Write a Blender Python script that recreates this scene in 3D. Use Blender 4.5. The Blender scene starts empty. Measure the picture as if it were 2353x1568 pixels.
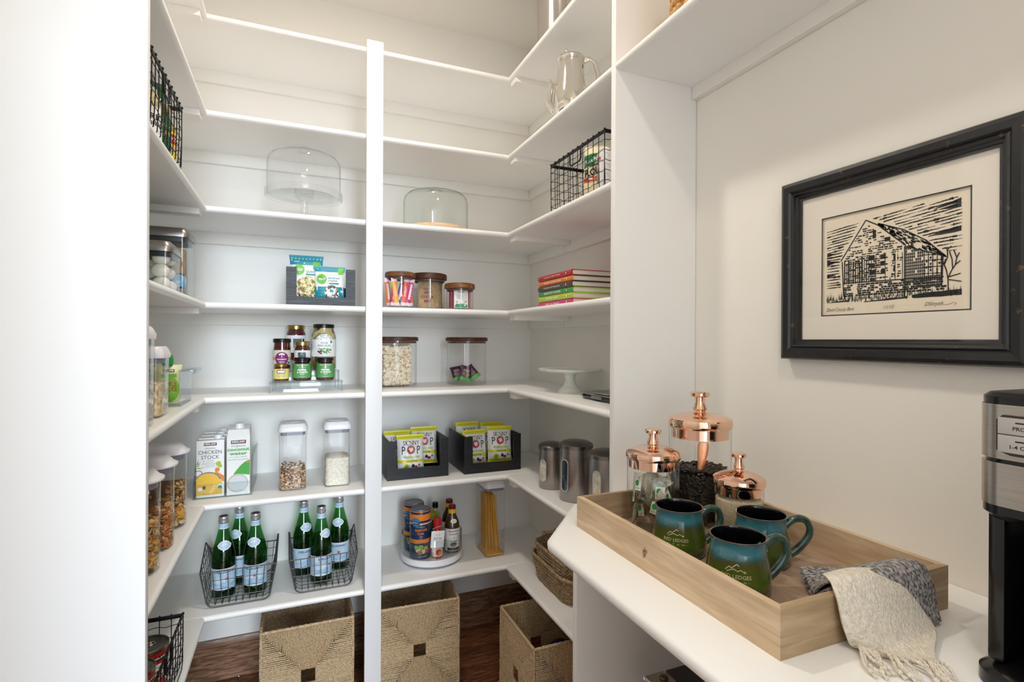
import bpy, bmesh, math, random
from math import sin, cos, pi, radians, sqrt, atan2, hypot
from mathutils import Matrix, Vector
random.seed(7)
SC = bpy.context.scene
COL = SC.collection
# ---------------------------------------------------------------- camera
cam = bpy.data.cameras.new('camera'); camo = bpy.data.objects.new('camera', cam); COL.objects.link(camo)
cam.sensor_width = 36.0; cam.lens = 1205.45 * 36.0 / 2353.0; cam.clip_start = 0.02
camo.matrix_world = Matrix(((0.92414132, -0.00397724, -0.3820301, 0.0),
                            (-0.38202003, 0.00307311, -0.92414894, 0.0),
                            (0.00484958, 0.99998737, 0.0013206, 1.334),
                            (0, 0, 0, 1)))
SC.camera = camo
# ---------------------------------------------------------------- view and light
SC.view_settings.view_transform = 'Standard'; SC.view_settings.look = 'None'
SC.view_settings.gamma = 1.0; SC.view_settings.use_curve_mapping = False
SC.view_settings.exposure = 0.05
SC.cycles.max_bounces = 10; SC.cycles.diffuse_bounces = 7; SC.cycles.transparent_max_bounces = 28
SC.cycles.sample_clamp_indirect = 4.0
SC.cycles.caustics_reflective = False
W = bpy.data.worlds.new('daylight'); SC.world = W; W.use_nodes = True
W.node_tree.nodes['Background'].inputs[0].default_value = (0.80, 0.90, 1.0, 1)
W.node_tree.nodes['Background'].inputs[1].default_value = 3.5
def can_light(x, y, power, r=0.05, colr=(1.0, 0.895, 0.77)):
    l = bpy.data.lights.new('can_lamp', 'AREA'); l.shape = 'DISK'; l.size = 2 * r; l.energy = power; l.color = colr
    o = bpy.data.objects.new('can_lamp', l); o.location = (x, y, 2.735); COL.objects.link(o)
can_light(0.28, 0.05, 5.8); can_light(0.20, 1.42, 8.5)
def daylight_opening(x, y, z, sx, sy, power, rot):
    l = bpy.data.lights.new('window_daylight', 'AREA'); l.shape = 'RECTANGLE'; l.size = sx; l.size_y = sy; l.energy = power; l.color = (0.77, 0.89, 1.0)
    o = bpy.data.objects.new('window_daylight', l); o.location = (x, y, z); o.rotation_euler = rot; COL.objects.link(o)
daylight_opening(0.75, -12.0, 3.2, 2.6, 4.0, 1080, (radians(84), 0, radians(4)))
# ---------------------------------------------------------------- helpers
def lin(c):
    if isinstance(c, str):
        c = [int(c[i:i + 2], 16) / 255 for i in (0, 2, 4)]
    return tuple((x / 12.92 if x <= .04045 else ((x + .055) / 1.055) ** 2.4) for x in c[:3]) + (1,)
MATS = {}
def M(name, colr='FFFFFF', rough=.5, metal=0, spec=.5, coat=0, emit=0):
    if name in MATS: return MATS[name]
    m = bpy.data.materials.new(name); m.use_nodes = True; b = m.node_tree.nodes['Principled BSDF']
    b.inputs['Base Color'].default_value = lin(colr); b.inputs['Roughness'].default_value = rough
    b.inputs['Metallic'].default_value = metal; b.inputs['Specular IOR Level'].default_value = spec
    b.inputs['Coat Weight'].default_value = coat; b.inputs['Coat Roughness'].default_value = .08
    m.diffuse_color = lin(colr); MATS[name] = m
    return m
def nd(m, t, **kw):
    n = m.node_tree.nodes.new(t)
    for k, v in kw.items():
        if k in n.inputs.keys() if hasattr(n.inputs, 'keys') else False: n.inputs[k].default_value = v
        else: setattr(n, k, v)
    return n
def lk(m, a, b): m.node_tree.links.new(a, b)
def coords(m, scale=(1, 1, 1), rot=(0, 0, 0)):
    tc = nd(m, 'ShaderNodeTexCoord'); mp = nd(m, 'ShaderNodeMapping')
    mp.inputs['Scale'].default_value = scale; mp.inputs['Rotation'].default_value = rot
    lk(m, tc.outputs['Object'], mp.inputs['Vector']); return mp.outputs['Vector']
def ramp(m, fac, stops):
    r = nd(m, 'ShaderNodeValToRGB'); e = r.color_ramp.elements
    while len(e) < len(stops): e.new(.5)
    for i, (p, c) in enumerate(stops): e[i].position = p; e[i].color = lin(c)
    lk(m, fac, r.inputs[0]); return r.outputs[0]
def bump(m, h, strength=.2, dist=.001):
    b = nd(m, 'ShaderNodeBump'); b.inputs['Strength'].default_value = strength; b.inputs['Distance'].default_value = dist
    lk(m, h, b.inputs['Height']); lk(m, b.outputs[0], m.node_tree.nodes['Principled BSDF'].inputs['Normal'])
def noisy(name, stops, scale, rough=.5, stretch=(1, 1, 1), b=0, bd=.001, metal=0, detail=4, kind='noise', bscale=None, coat=0, spec=.5):
    if name in MATS: return MATS[name]
    m = M(name, stops[0][1], rough, metal, spec, coat); v = coords(m, stretch)
    if kind == 'noise':
        n = nd(m, 'ShaderNodeTexNoise'); n.inputs['Scale'].default_value = scale; n.inputs['Detail'].default_value = detail; out = n.outputs['Fac']
    elif kind == 'cell':
        n = nd(m, 'ShaderNodeTexVoronoi'); n.inputs['Scale'].default_value = scale; out = n.outputs['Color']
    else:
        n = nd(m, 'ShaderNodeTexVoronoi'); n.inputs['Scale'].default_value = scale; out = n.outputs['Distance']
    lk(m, v, n.inputs['Vector'])
    lk(m, ramp(m, out, stops), m.node_tree.nodes['Principled BSDF'].inputs['Base Color'])
    if b:
        if bscale:
            n2 = nd(m, 'ShaderNodeTexNoise'); n2.inputs['Scale'].default_value = bscale; lk(m, v, n2.inputs['Vector']); out = n2.outputs['Fac']
        bump(m, n.outputs['Distance'] if kind != 'noise' and not bscale else out, b, bd)
    return m
def wood(name, a, b_, c, scale=8, stretch=(1, 8, 8), rough=.45, bmp=.15, spec=.4):
    if name in MATS: return MATS[name]
    m = M(name, a, rough, spec=spec); v = coords(m, stretch)
    n = nd(m, 'ShaderNodeTexNoise'); n.inputs['Scale'].default_value = scale; n.inputs['Detail'].default_value = 6; n.inputs['Distortion'].default_value = .6
    lk(m, v, n.inputs['Vector'])
    lk(m, ramp(m, n.outputs['Fac'], [(.3, a), (.5, b_), (.68, c)]), m.node_tree.nodes['Principled BSDF'].inputs['Base Color'])
    bump(m, n.outputs['Fac'], bmp, .001); return m
def glass(name, tint='FFFFFF', edge='DDE5E3', refl=.75, base=.05, rough=.01):
    if name in MATS: return MATS[name]
    m = bpy.data.materials.new(name); m.use_nodes = True; t = m.node_tree; t.nodes.clear()
    out = t.nodes.new('ShaderNodeOutputMaterial'); mix = t.nodes.new('ShaderNodeMixShader')
    tr = t.nodes.new('ShaderNodeBsdfTransparent'); gl = t.nodes.new('ShaderNodeBsdfGlossy'); gl.inputs['Roughness'].default_value = rough
    lw = t.nodes.new('ShaderNodeLayerWeight'); lw.inputs[0].default_value = .5
    p = t.nodes.new('ShaderNodeMath'); p.operation = 'POWER'; p.inputs[1].default_value = 4.0
    ma = t.nodes.new('ShaderNodeMath'); ma.operation = 'MULTIPLY_ADD'; ma.inputs[1].default_value = refl; ma.inputs[2].default_value = base
    cr = t.nodes.new('ShaderNodeValToRGB'); cr.color_ramp.elements[0].color = lin(tint); cr.color_ramp.elements[0].position = .70
    cr.color_ramp.elements[1].color = lin(edge); cr.color_ramp.elements[1].position = .97
    L = t.links.new
    L(lw.outputs['Facing'], p.inputs[0]); L(p.outputs[0], ma.inputs[0]); L(ma.outputs[0], mix.inputs[0])
    L(lw.outputs['Facing'], cr.inputs[0]); L(cr.outputs[0], tr.inputs[0]); L(tr.outputs[0], mix.inputs[1]); L(gl.outputs[0], mix.inputs[2]); L(mix.outputs[0], out.inputs[0])
    MATS[name] = m; return m

class MB:
    def __init__(s): s.v = []; s.f = []; s.m = []; s.T = None
    def add(s, vs, fs, m=0):
        o = len(s.v)
        if s.T is not None: vs = [tuple(s.T @ Vector(p)) for p in vs]
        s.v += [tuple(p) for p in vs]; s.f += [tuple(i + o for i in f) for f in fs]; s.m += [m] * len(fs); return s
    def box(s, x0, x1, y0, y1, z0, z1, m=0):
        return s.add([(x0, y0, z0), (x1, y0, z0), (x1, y1, z0), (x0, y1, z0), (x0, y0, z1), (x1, y0, z1), (x1, y1, z1), (x0, y1, z1)],
                     [(0, 3, 2, 1), (4, 5, 6, 7), (0, 1, 5, 4), (1, 2, 6, 5), (2, 3, 7, 6), (3, 0, 4, 7)], m)
    def cbox(s, x0, x1, y0, y1, z0, z1, c=.002, m=0):     # box with chamfered edges
        bm = bmesh.new(); bmesh.ops.create_cube(bm, size=1)
        for v in bm.verts: v.co = ((x0 + x1) / 2 + v.co.x * (x1 - x0), (y0 + y1) / 2 + v.co.y * (y1 - y0), (z0 + z1) / 2 + v.co.z * (z1 - z0))
        c = min(c, .45 * min(x1 - x0, y1 - y0, z1 - z0))
        bmesh.ops.bevel(bm, geom=bm.edges[:], offset=c, segments=2, profile=.6, affect='EDGES')
        s.frombm(bm, m); return s
    def frombm(s, bm, m=0):
        bm.verts.index_update(); s.add([v.co[:] for v in bm.verts], [[v.index for v in f.verts] for f in bm.faces], m); bm.free()
    def prism(s, pts, z0, z1, m=0, axis='z', cap=True):
        n = len(pts)
        mp = {'z': lambda a, b, h: (a, b, h), 'y': lambda a, b, h: (a, h, b), 'x': lambda a, b, h: (h, a, b)}[axis]
        vs = [mp(a, b, z0) for a, b in pts] + [mp(a, b, z1) for a, b in pts]
        fs = [(i, (i + 1) % n, n + (i + 1) % n, n + i) for i in range(n)]
        if cap: fs += [tuple(range(n))[::-1], tuple(range(n, 2 * n))]
        return s.add(vs, fs, m)
    def loft(s, rings, m=0, cap0=True, cap1=True, closed=True):
        n = len(rings[0]); vs = [p for r in rings for p in r]; fs = []
        for k in range(len(rings) - 1):
            for i in range(n if closed else n - 1):
                j = (i + 1) % n; fs.append((k * n + i, k * n + j, (k + 1) * n + j, (k + 1) * n + i))
        if cap0: fs.append(tuple(range(n))[::-1])
        if cap1: fs.append(tuple(range((len(rings) - 1) * n, len(rings) * n)))
        return s.add(vs, fs, m)
    def lathe(s, prof, cx=0, cy=0, seg=32, m=0, cap=False):
        rings = [[(cx + r * cos(2 * pi * i / seg), cy + r * sin(2 * pi * i / seg), z) for i in range(seg)] for r, z in prof]
        return s.loft(rings, m, cap0=cap or prof[0][0] > 1e-5 and cap, cap1=cap)
    def tube(s, pts, r, seg=6, m=0, closed=False, caps=True):
        P = [Vector(p) for p in pts]; n = len(P); rings = []; up = None
        rr = r if callable(r) else (lambda t: r)
        for i in range(n):
            a = P[(i - 1) % n] if closed or i > 0 else P[i]; b = P[(i + 1) % n] if closed or i < n - 1 else P[i]
            d = (b - a); d = d.normalized() if d.length > 1e-9 else Vector((0, 0, 1))
            if up is None: up = Vector((0, 0, 1)) if abs(d.z) < .9 else Vector((1, 0, 0))
            x = d.cross(up)
            if x.length < 1e-4: x = d.cross(Vector((1, .3, 0)))
            x.normalize(); y = x.cross(d); y.normalize(); up = y
            q = rr(i / max(1, n - 1))
            rings.append([tuple(P[i] + x * q * cos(2 * pi * k / seg) + y * q * sin(2 * pi * k / seg)) for k in range(seg)])
        if closed: rings.append(rings[0])
        return s.loft(rings, m, cap0=caps and not closed, cap1=caps and not closed)
    def grid(s, f, nu, nv, m=0, u0=0, u1=1, v0=0, v1=1):
        vs = [f(u0 + (u1 - u0) * i / nu, v0 + (v1 - v0) * j / nv) for j in range(nv + 1) for i in range(nu + 1)]
        fs = [(j * (nu + 1) + i, j * (nu + 1) + i + 1, (j + 1) * (nu + 1) + i + 1, (j + 1) * (nu + 1) + i) for j in range(nv) for i in range(nu)]
        return s.add(vs, fs, m)
    def ball(s, c, r, m=0, seg=8, rings=5, rot=None):
        if not hasattr(r, '__len__'): r = (r, r, r)
        vs = [(0, 0, -1)] + [(cos(2 * pi * i / seg) * sin(pi * j / rings), sin(2 * pi * i / seg) * sin(pi * j / rings), -cos(pi * j / rings)) for j in range(1, rings) for i in range(seg)] + [(0, 0, 1)]
        fs = [(0, 1 + (i + 1) % seg, 1 + i) for i in range(seg)]
        for j in range(rings - 2):
            for i in range(seg):
                a = 1 + j * seg; fs.append((a + i, a + (i + 1) % seg, a + seg + (i + 1) % seg, a + seg + i))
        a = 1 + (rings - 2) * seg; t = len(vs) - 1
        fs += [(a + i, a + (i + 1) % seg, t) for i in range(seg)]
        out = []
        for p in vs:
            q = Vector((p[0] * r[0], p[1] * r[1], p[2] * r[2]))
            if rot is not None: q = rot @ q
            out.append((q.x + c[0], q.y + c[1], q.z + c[2]))
        return s.add(out, fs, m)
    def mesh(s, name, mats, smooth=True, ang=38):
        me = bpy.data.meshes.new(name); me.from_pydata(s.v, [], s.f)
        for mt in mats: me.materials.append(mt)
        if len(mats) > 1: me.polygons.foreach_set('material_index', s.m)
        if smooth:
            me.polygons.foreach_set('use_smooth', [True] * len(me.polygons)); me.set_sharp_from_angle(angle=radians(ang))
        me.update(); return me
    def build(s, name, mats, parent=None, smooth=True, ang=38, fix=True, **props):
        if not isinstance(mats, (list, tuple)): mats = [mats]
        me = s.mesh(name, mats, smooth, ang)
        if fix:
            bm = bmesh.new(); bm.from_mesh(me); bmesh.ops.recalc_face_normals(bm, faces=bm.faces[:]); bm.to_mesh(me); bm.free()
        o = bpy.data.objects.new(name, me); COL.objects.link(o)
        if parent is not None: o.parent = parent
        for k, v in props.items(): o[k] = v
        return o
def thing(name, label, cat, loc=(0, 0, 0), rz=0, group=None):
    o = bpy.data.objects.new(name, None); COL.objects.link(o); o.empty_display_size = .02
    o.location = loc; o.rotation_euler = (0, 0, radians(rz)); o['label'] = label; o['category'] = cat
    if group: o['group'] = group
    return o
def tag(o, label, cat, group=None):
    o['label'] = label; o['category'] = cat
    if group: o['group'] = group
    return o
def dup(root, loc, rz, label, group=None):
    r = root.copy(); COL.objects.link(r); r.location = loc; r.rotation_euler = (0, 0, radians(rz)); r['label'] = label
    if group: r['group'] = group
    for ch in list(root.children):
        c = ch.copy(); COL.objects.link(c); c.parent = r
        for g in list(ch.children):
            d = g.copy(); COL.objects.link(d); d.parent = c
    return r
def structure(mb, name, mats, **k):
    o = mb.build(name, mats, **k); o['kind'] = 'structure'; return o
def rrect(w, d, r, n=5, cx=0, cy=0):
    p = []
    for (sx, sy, a0) in ((1, 1, 0), (-1, 1, 90), (-1, -1, 180), (1, -1, 270)):
        for i in range(n + 1):
            a = radians(a0 + 90 * i / n); p.append((cx + sx * (w / 2 - r) + r * cos(a), cy + sy * (d / 2 - r) + r * sin(a)))
    return p
def ring(w, d, r, z, n=5, cx=0, cy=0): return [(x, y, z) for x, y in rrect(w, d, r, n, cx, cy)]
# ---- lettering and flat print: glyph outlines laid on a surface given by map(u, v, off)
_G = {}
def glyphs(text, bold=0, shear=0):
    k = (text, bold, shear)
    if k not in _G:
        cu = bpy.data.curves.new('lettering', 'FONT'); cu.body = text; cu.size = 1; cu.align_x = 'CENTER'; cu.align_y = 'CENTER'
        cu.resolution_u = 2; cu.offset = bold; cu.shear = shear
        ob = bpy.data.objects.new('lettering', cu); me = bpy.data.meshes.new_from_object(ob)
        _G[k] = ([v.co[:2] for v in me.vertices], [tuple(p.vertices) for p in me.polygons])
        bpy.data.objects.remove(ob); bpy.data.meshes.remove(me); bpy.data.curves.remove(cu)
    return _G[k]
def txt(mb, text, width, cu, cv, m, mp, off=.0006, height=None, bold=0, shear=0, rot=0):
    vs, fs = glyphs(text, bold, shear)
    if not vs: return
    x0 = min(v[0] for v in vs); x1 = max(v[0] for v in vs); y0 = min(v[1] for v in vs); y1 = max(v[1] for v in vs)
    sx = width / (x1 - x0); sy = sx if height is None else height / (y1 - y0); xm, ym = (x0 + x1) / 2, (y0 + y1) / 2
    c, s_ = cos(radians(rot)), sin(radians(rot)); out = []
    for x, y in vs:
        a, b = (x - xm) * sx, (y - ym) * sy
        out.append(mp(cu + a * c - b * s_, cv + a * s_ + b * c, off))
    mb.add(out, fs, m)
def poly(mb, pts, m, mp, off=.0004): mb.add([mp(u, v, off) for u, v in pts], [tuple(range(len(pts)))], m)
def rect(mb, u0, u1, v0, v1, m, mp, off=.0003, nu=1, nv=1):
    mb.grid(lambda u, v: mp(u, v, off), nu, nv, m, u0, u1, v0, v1)
def disc(mb, cu, cv, ru, rv, m, mp, off=.0004, n=20, a0=0, a1=360):
    if a1 - a0 == 360 and max(ru, rv) > .006:
        K = max(2, int(max(ru, rv) / .005)); vs = [mp(cu, cv, off)] + [mp(cu + ru * k / K * cos(2 * pi * i / n), cv + rv * k / K * sin(2 * pi * i / n), off) for k in range(1, K + 1) for i in range(n)]
        fs = [(0, 1 + i, 1 + (i + 1) % n) for i in range(n)] + [(1 + k * n + i, 1 + (k + 1) * n + i, 1 + (k + 1) * n + (i + 1) % n, 1 + k * n + (i + 1) % n) for k in range(K - 1) for i in range(n)]
        mb.add(vs, fs, m); return
    pts = [(cu + ru * cos(radians(a0 + (a1 - a0) * i / n)), cv + rv * sin(radians(a0 + (a1 - a0) * i / n))) for i in range(n + (a1 - a0 < 360))]
    poly(mb, pts, m, mp, off)
def ringp(mb, cu, cv, r0, r1, m, mp, off=.0005, n=24, k=1):
    for i in range(n):
        a, b = 2 * pi * i / n, 2 * pi * (i + 1) / n
        poly(mb, [(cu + r0 * cos(a), cv + k * r0 * sin(a)), (cu + r1 * cos(a), cv + k * r1 * sin(a)), (cu + r1 * cos(b), cv + k * r1 * sin(b)), (cu + r0 * cos(b), cv + k * r0 * sin(b))], m, mp, off)
def stroke(mb, pts, w, m, mp, off=.0005):
    for (a, b), (c, d) in zip(pts[:-1], pts[1:]):
        L = hypot(c - a, d - b) or 1e-9; nx, ny = -(d - b) / L * w / 2, (c - a) / L * w / 2
        poly(mb, [(a + nx, b + ny), (a - nx, b - ny), (c - nx, d - ny), (c + nx, d + ny)], m, mp, off)
def star(mb, cu, cv, r, m, mp, off=.0007):
    poly(mb, [(cu + (r if i % 2 == 0 else r * .38) * sin(pi * i / 5), cv + (r if i % 2 == 0 else r * .38) * cos(pi * i / 5)) for i in range(10)], m, mp, off)
def flat(y=0): return lambda u, v, o: (u, y - o, v)              # faces local -Y
def cylm(r, prof=None):
    def f(u, v, o):
        rr = (prof(v) if prof else r) + o; a = u / r
        return (rr * sin(a), -rr * cos(a), v)
    return f
def profile(pts):
    def f(z):
        if z <= pts[0][1]: return pts[0][0]
        for (r0, z0), (r1, z1) in zip(pts[:-1], pts[1:]):
            if z0 <= z <= z1: return r0 + (r1 - r0) * ((z - z0) / (z1 - z0) if z1 > z0 else 0)
        return pts[-1][0]
    return f
# ---------------------------------------------------------------- shared materials
def paint(name, c='FFFFFF', rough=.45, b=.03, sc=90):
    if name in MATS: return MATS[name]
    m = M(name, c, rough, spec=.35); n = nd(m, 'ShaderNodeTexNoise'); n.inputs['Scale'].default_value = sc; n.inputs['Detail'].default_value = 3
    lk(m, coords(m), n.inputs['Vector']); bump(m, n.outputs['Fac'], b, .002); return m
SHELF = paint('white_shelf_paint', 'F6F6F5', .32, .02, 40)
WALLM = paint('warm_white_wall_paint', 'F3F1EC', .6, .05, 120)
CEIL = paint('ceiling_paint', 'F3F1EC', .7, .05, 120)
CLEAR = glass('clear_glass'); ACRYL = glass('clear_acrylic', 'FCFEFE', 'D3DCDE', .6, .06, .03)
WHITEPL = M('white_plastic', 'EFEEF2', .3); GREYSEAL = M('grey_seal', '8D8C9C', .5)
STEEL = noisy('brushed_steel', [(.3, '8E8A88'), (.7, 'B4B0AD')], 30, .3, (1, 1, 30), metal=1)
CHROME = M('chrome', 'E8E4DE', .06, 1)
BLACKPL = M('black_plastic', '0B0B0D', .18); BLACKW = M('black_wire_metal', '1A1A1C', .45, .6)
GREYW = M('grey_wire_metal', '5E5E60', .4, .5)
WHITEP = M('white_paper', 'F3F3F1', .5); BLK = M('black_ink', '17171A', .5); RED = M('red_ink', 'C8202E', .5)
GRN = M('green_ink', '4C9A45', .5); NAVY = M('navy_ink', '1E2C5A', .5); GREYI = M('grey_ink', '77797D', .5)
YEL = M('yellow_ink', 'E3D93A', .5); LIME = M('lime_ink', 'B4CF3C', .5); ORA = M('orange_ink', 'E9852A', .5); WHT = M('white_ink', 'FFFFFF', .5)
TEAL = M('teal_ink', '1F8FA3', .45); PURP = M('purple_ink', '7A2672', .5); GOLD = M('gold_lid', 'CBB26A', .25, 1); TAN = M('tan_ink', 'C9A774', .5)
CRM = M('cream_print', 'EEE6C9', .5); DRED = M('maroon_ink', '7E2432', .5); PINK = M('magenta_ink', 'D5257F', .45); SKY = M('skyblue_ink', '9CC8EA', .45)
# ================================================================ SETTING
XL, XR, YB, ZC = -0.58, 1.064, 2.343, 2.756
FY, LX, RX, PY = 1.954, -0.268, 0.787, 1.192
SH = [2.395, 2.081, 1.769, 1.4545, 1.143, 0.793, 0.428]; TH = .021
structure(MB().box(XL - .1, XR + .1, YB, YB + .1, 0, ZC), 'wall_back', WALLM)
structure(MB().box(XR, XR + .1, -2.4, YB, 0, ZC), 'wall_right', paint('hand_trowelled_plaster', 'F3F0EA', .6, .30, 14))
structure(MB().box(XL - .1, XL, -2.4, YB, 0, ZC), 'wall_left', WALLM)
structure(MB().box(XL - .1, XR + .1, -2.4, YB, ZC, ZC + .08), 'ceiling', CEIL)
structure(MB().box(.53, XR + .1, -.37, -.25, 0, ZC).box(XL - .1, .53, -.37, -.25, 2.25, ZC).box(XL - .1, -.295, -.37, -.25, 0, 2.25), 'unseen_door_wall', WALLM)  # unseen doorway wall, jambs placed to cut daylight on nook and left panel
fl = structure(MB().box(XL - .1, XR + .1, -2.4, YB, -.08, -.012), 'floor', M('dark_subfloor', '1C100A', .8))
FW = [wood('floor_plank_%d' % i, a, b, c, 5, (3, 22, 22), .35, .25) for i, (a, b, c) in enumerate((('4E2C1A', '8A5634', 'B07A50'), ('5C361F', '96603C', 'BC865C'), ('42261A', '70452C', '966642')))]
rnd = random.Random(3); y = -2.4; row = 0
while y < YB - .01:
    y1 = min(y + .127, YB); x = XL - (.3 + .37 * (row % 3)); 
    while x < XR:
        x1 = x + rnd.uniform(.9, 1.5); a, b = max(x, XL), min(x1, XR)
        if b - a > .02:
            MB().cbox(a + .001, b - .001, y + .001, y1 - .001, -.012, rnd.uniform(-.0008, .0004), .002).build('floor_plank', rnd.choice(FW), fl)
        x = x1
    y = y1; row += 1
BB = wood('stained_alder_baseboard', '5A3C2A', '86624A', 'A8846A', 6, (3, 20, 20), .35, .2)
def base_prof(t): return [(0, 0), (t, 0), (t, .118), (t - .004, .122), (t - .004, .128), (t, .131), (t, .144), (t - .005, .156), (0, .156)]
structure(MB().prism([(YB - a, b) for a, b in base_prof(.016)], XL, XR, axis='x'), 'baseboard_back', BB)
structure(MB().prism([(XR - a, b) for a, b in base_prof(.016)], PY + .03, YB - .016, axis='y'), 'baseboard_right', BB)
structure(MB().prism([(XL + a, b) for a, b in base_prof(.016)], PY + .03, YB - .016, axis='y'), 'baseboard_left', BB)
# ---- built-in shelving: every board its own thing, with the cleats that carry it
ordn = ['top', 'second', 'third', 'fourth', 'fifth', 'sixth', 'lowest']
def nose(front, back, z1, t=TH):                 # rounded front edge, in (depth, z)
    r = t / 2; s = 1 if back > front else -1
    return [(back, z1 - t), (back, z1)] + [(front + s * (r - r * sin(pi * i / 8)), z1 - r + r * cos(pi * i / 8)) for i in range(9)]
for i, z in enumerate(SH):
    b = thing('shelf', f'long white back-wall shelf, {ordn[i]} from the top', 'shelf', (0, 0, z - TH))
    o = MB().prism([(y, q - (z - TH)) for y, q in nose(FY, YB - .001, z)], XL + .001, XR - .001, axis='x').build('board', SHELF, b)
    MB().cbox(XL + .0195, XR - .0195, YB - .019, YB - .0005, -.045, 0, .001).build('cleat', WALLM, b)
    for q0 in (XL + .001, XR - .019): MB().cbox(q0, q0 + .018, FY + .001, YB - .0005, -.045, 0, .001).build('cleat', WALLM, b)
    for nm, x0, x1, s in (('left', XL + .001, LX, 1), ('right', RX, XR - .001, -1)):
        w = thing('shelf', f'short white {nm}-wall shelf, {ordn[i]} from the top', 'shelf', (0, 0, z - TH))
        pr = nose(LX, x0, z) if s == 1 else nose(RX, x1, z)
        MB().prism([(a, q - (z - TH)) for a, q in pr], PY + .022, FY - .0006, axis='y').build('board', SHELF, w)
        if s == 1: MB().cbox(x0, x0 + .018, PY + .022, FY - .001, -.045, 0, .001).build('cleat', WALLM, w)
        else: MB().cbox(x1 - .018, x1, PY + .022, FY - .001, -.045, 0, .001).build('cleat', WALLM, w)
        (MB().cbox(x0 + .0185, LX - .014, 1.908, 1.960, -.020, 0, .001) if s == 1 else MB().cbox(RX + .012, x1 - .0185, 1.905, 1.957, -.020, 0, .001)).build('batten', WALLM, w)
tag(MB().cbox(.2335, .2915, FY - .021, FY - .0012, 0, 2.409, .0015).build('shelf_post', paint('dimmed_trim_paint', 'EBECED', .4, .02, 40)), 'tall white vertical post in front of the back shelves', 'post')  # trim paint darkened on post and left panel to offset strong light there
pl = thing('partition_panel', 'white end panel of the shelving at the left, nearest the camera', 'panel', (0, PY, 0))
MB().cbox(XL + .001, -.262, 0, .0215, 0, ZC - .001, .004).build('panel_board', paint('dimmed_trim_paint'), pl)
pr = thing('partition_panel', 'white end panel between the pantry shelves and the coffee counter', 'panel', (0, PY, 0))
MB().cbox(.7885, XR - .001, 0, .0215, .911, ZC - .001, .003).build('panel_board', SHELF, pr)
MB().cbox(.678, XR - .001, 0, .0215, 0, .8895, .003).build('panel_board', SHELF, pr)
# nook: upper shelf, counter, lower shelf
us = thing('shelf', 'deep white shelf above the coffee counter holding a woven basket', 'shelf', (0, 0, SH[1] - TH))
MB().prism([(a, q - (SH[1] - TH)) for a, q in nose(RX, XR - .001, SH[1])], -.249, PY - .0006, axis='y').build('board', SHELF, us)
MB().cbox(XR - .019, XR - .001, -.249, PY - .001, -.036, 0, .001).build('cleat', WALLM, us)
ct = thing('counter', 'white coffee counter with rounded front edge and a clipped corner', 'counter', (0, 0, .8895))
r = .0108; outline = [(XR - .001, PY - .001), (.666, PY - .001), (.499, 1.005), (.491, .985), (.491, -.249), (XR - .001, -.249)]
rings = []
for k in range(7):
    a = pi * k / 6; d = r * (1 - sin(a)) ** 1.6; zz = r - r * cos(a)
    rings.append([(XR - .001, PY - .001, zz), (.666 + d * .6, PY - .001, zz), (.499 + d, 1.005 - d * .3, zz), (.491 + d, .985, zz), (.491 + d, -.249, zz), (XR - .001, -.249, zz)])
MB().loft(rings).build('countertop', SHELF, ct, ang=50)
ls = tag(MB().prism([(a, q) for a, q in nose(.70, XR - .001, .300)], .5225, PY - .0006, axis='y').build('shelf', SHELF), 'white lower shelf under the coffee counter', 'shelf')
MB().box(.75, 1.03, .70, .71, 0, .2785).build('bracket', SHELF, ls)
light_block = thing('partition_panel', 'added white panel under the near part of the coffee counter, blocking rear light', 'panel', (0, .50, 0)); MB().cbox(.505, XR - .001, 0, .0215, 0, .8892, .003).build('panel_board', SHELF, light_block)  # added, unseen panel that keeps rear light out from under the counter
# ================================================================ GENERIC BUILDERS
def container(loc, rz, w, d, h, label, fill=None, fillmat=None, fill_h=.08, lid='white', group='pop-top food containers', extra=None, cat='container'):
    t = thing('food_container', label, cat, loc, rz, group); lh = .028
    hb = h - lh; b = MB()
    b.loft([ring(w - .012, d - .012, .010, .001), ring(w - .003, d - .003, .013, .004), ring(w - .002, d - .002, .014, hb * .8), ring(w, d, .015, hb)], cap1=False)
    b.build('body', CLEAR if lid != 'steel' else ACRYL, t)
    g = MB(); g.loft([ring(w - .010, d - .010, .012, hb - .013), ring(w - .010, d - .010, .012, hb + .001)]); g.build('seal', GREYSEAL if lid == 'white' else M('dark_seal', '26262B', .4), t)
    l = MB(); l.loft([ring(w + .006, d + .006, .017, hb), ring(w + .008, d + .008, .018, hb + .010), ring(w - .004, d - .004, .016, h - .004), ring(w - .012, d - .012, .014, h)])
    lo = l.build('lid', WHITEPL if lid == 'white' else STEEL, t)
    q = MB(); q.lathe([(.0, h + .0016), (min(w, d) * .30, h + .0016), (min(w, d) * .32, h + .0002)], seg=28); q.build('button', WHITEPL if lid == 'white' else STEEL, lo)
    if fill == 'block':
        f = MB(); f.loft([ring(w - .012, d - .012, .012, .005), ring(w - .009, d - .009, .013, fill_h * .6)] + [ring((w - .009) * k, (d - .009) * k, .013 * k, fill_h + dz) for k, dz in ((1, 0), (.8, .004), (.4, .008), (.05, .009))])
        f.build('contents', fillmat, t, kind='stuff')
    if extra: extra(t, w, d, h)
    return t
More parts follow.
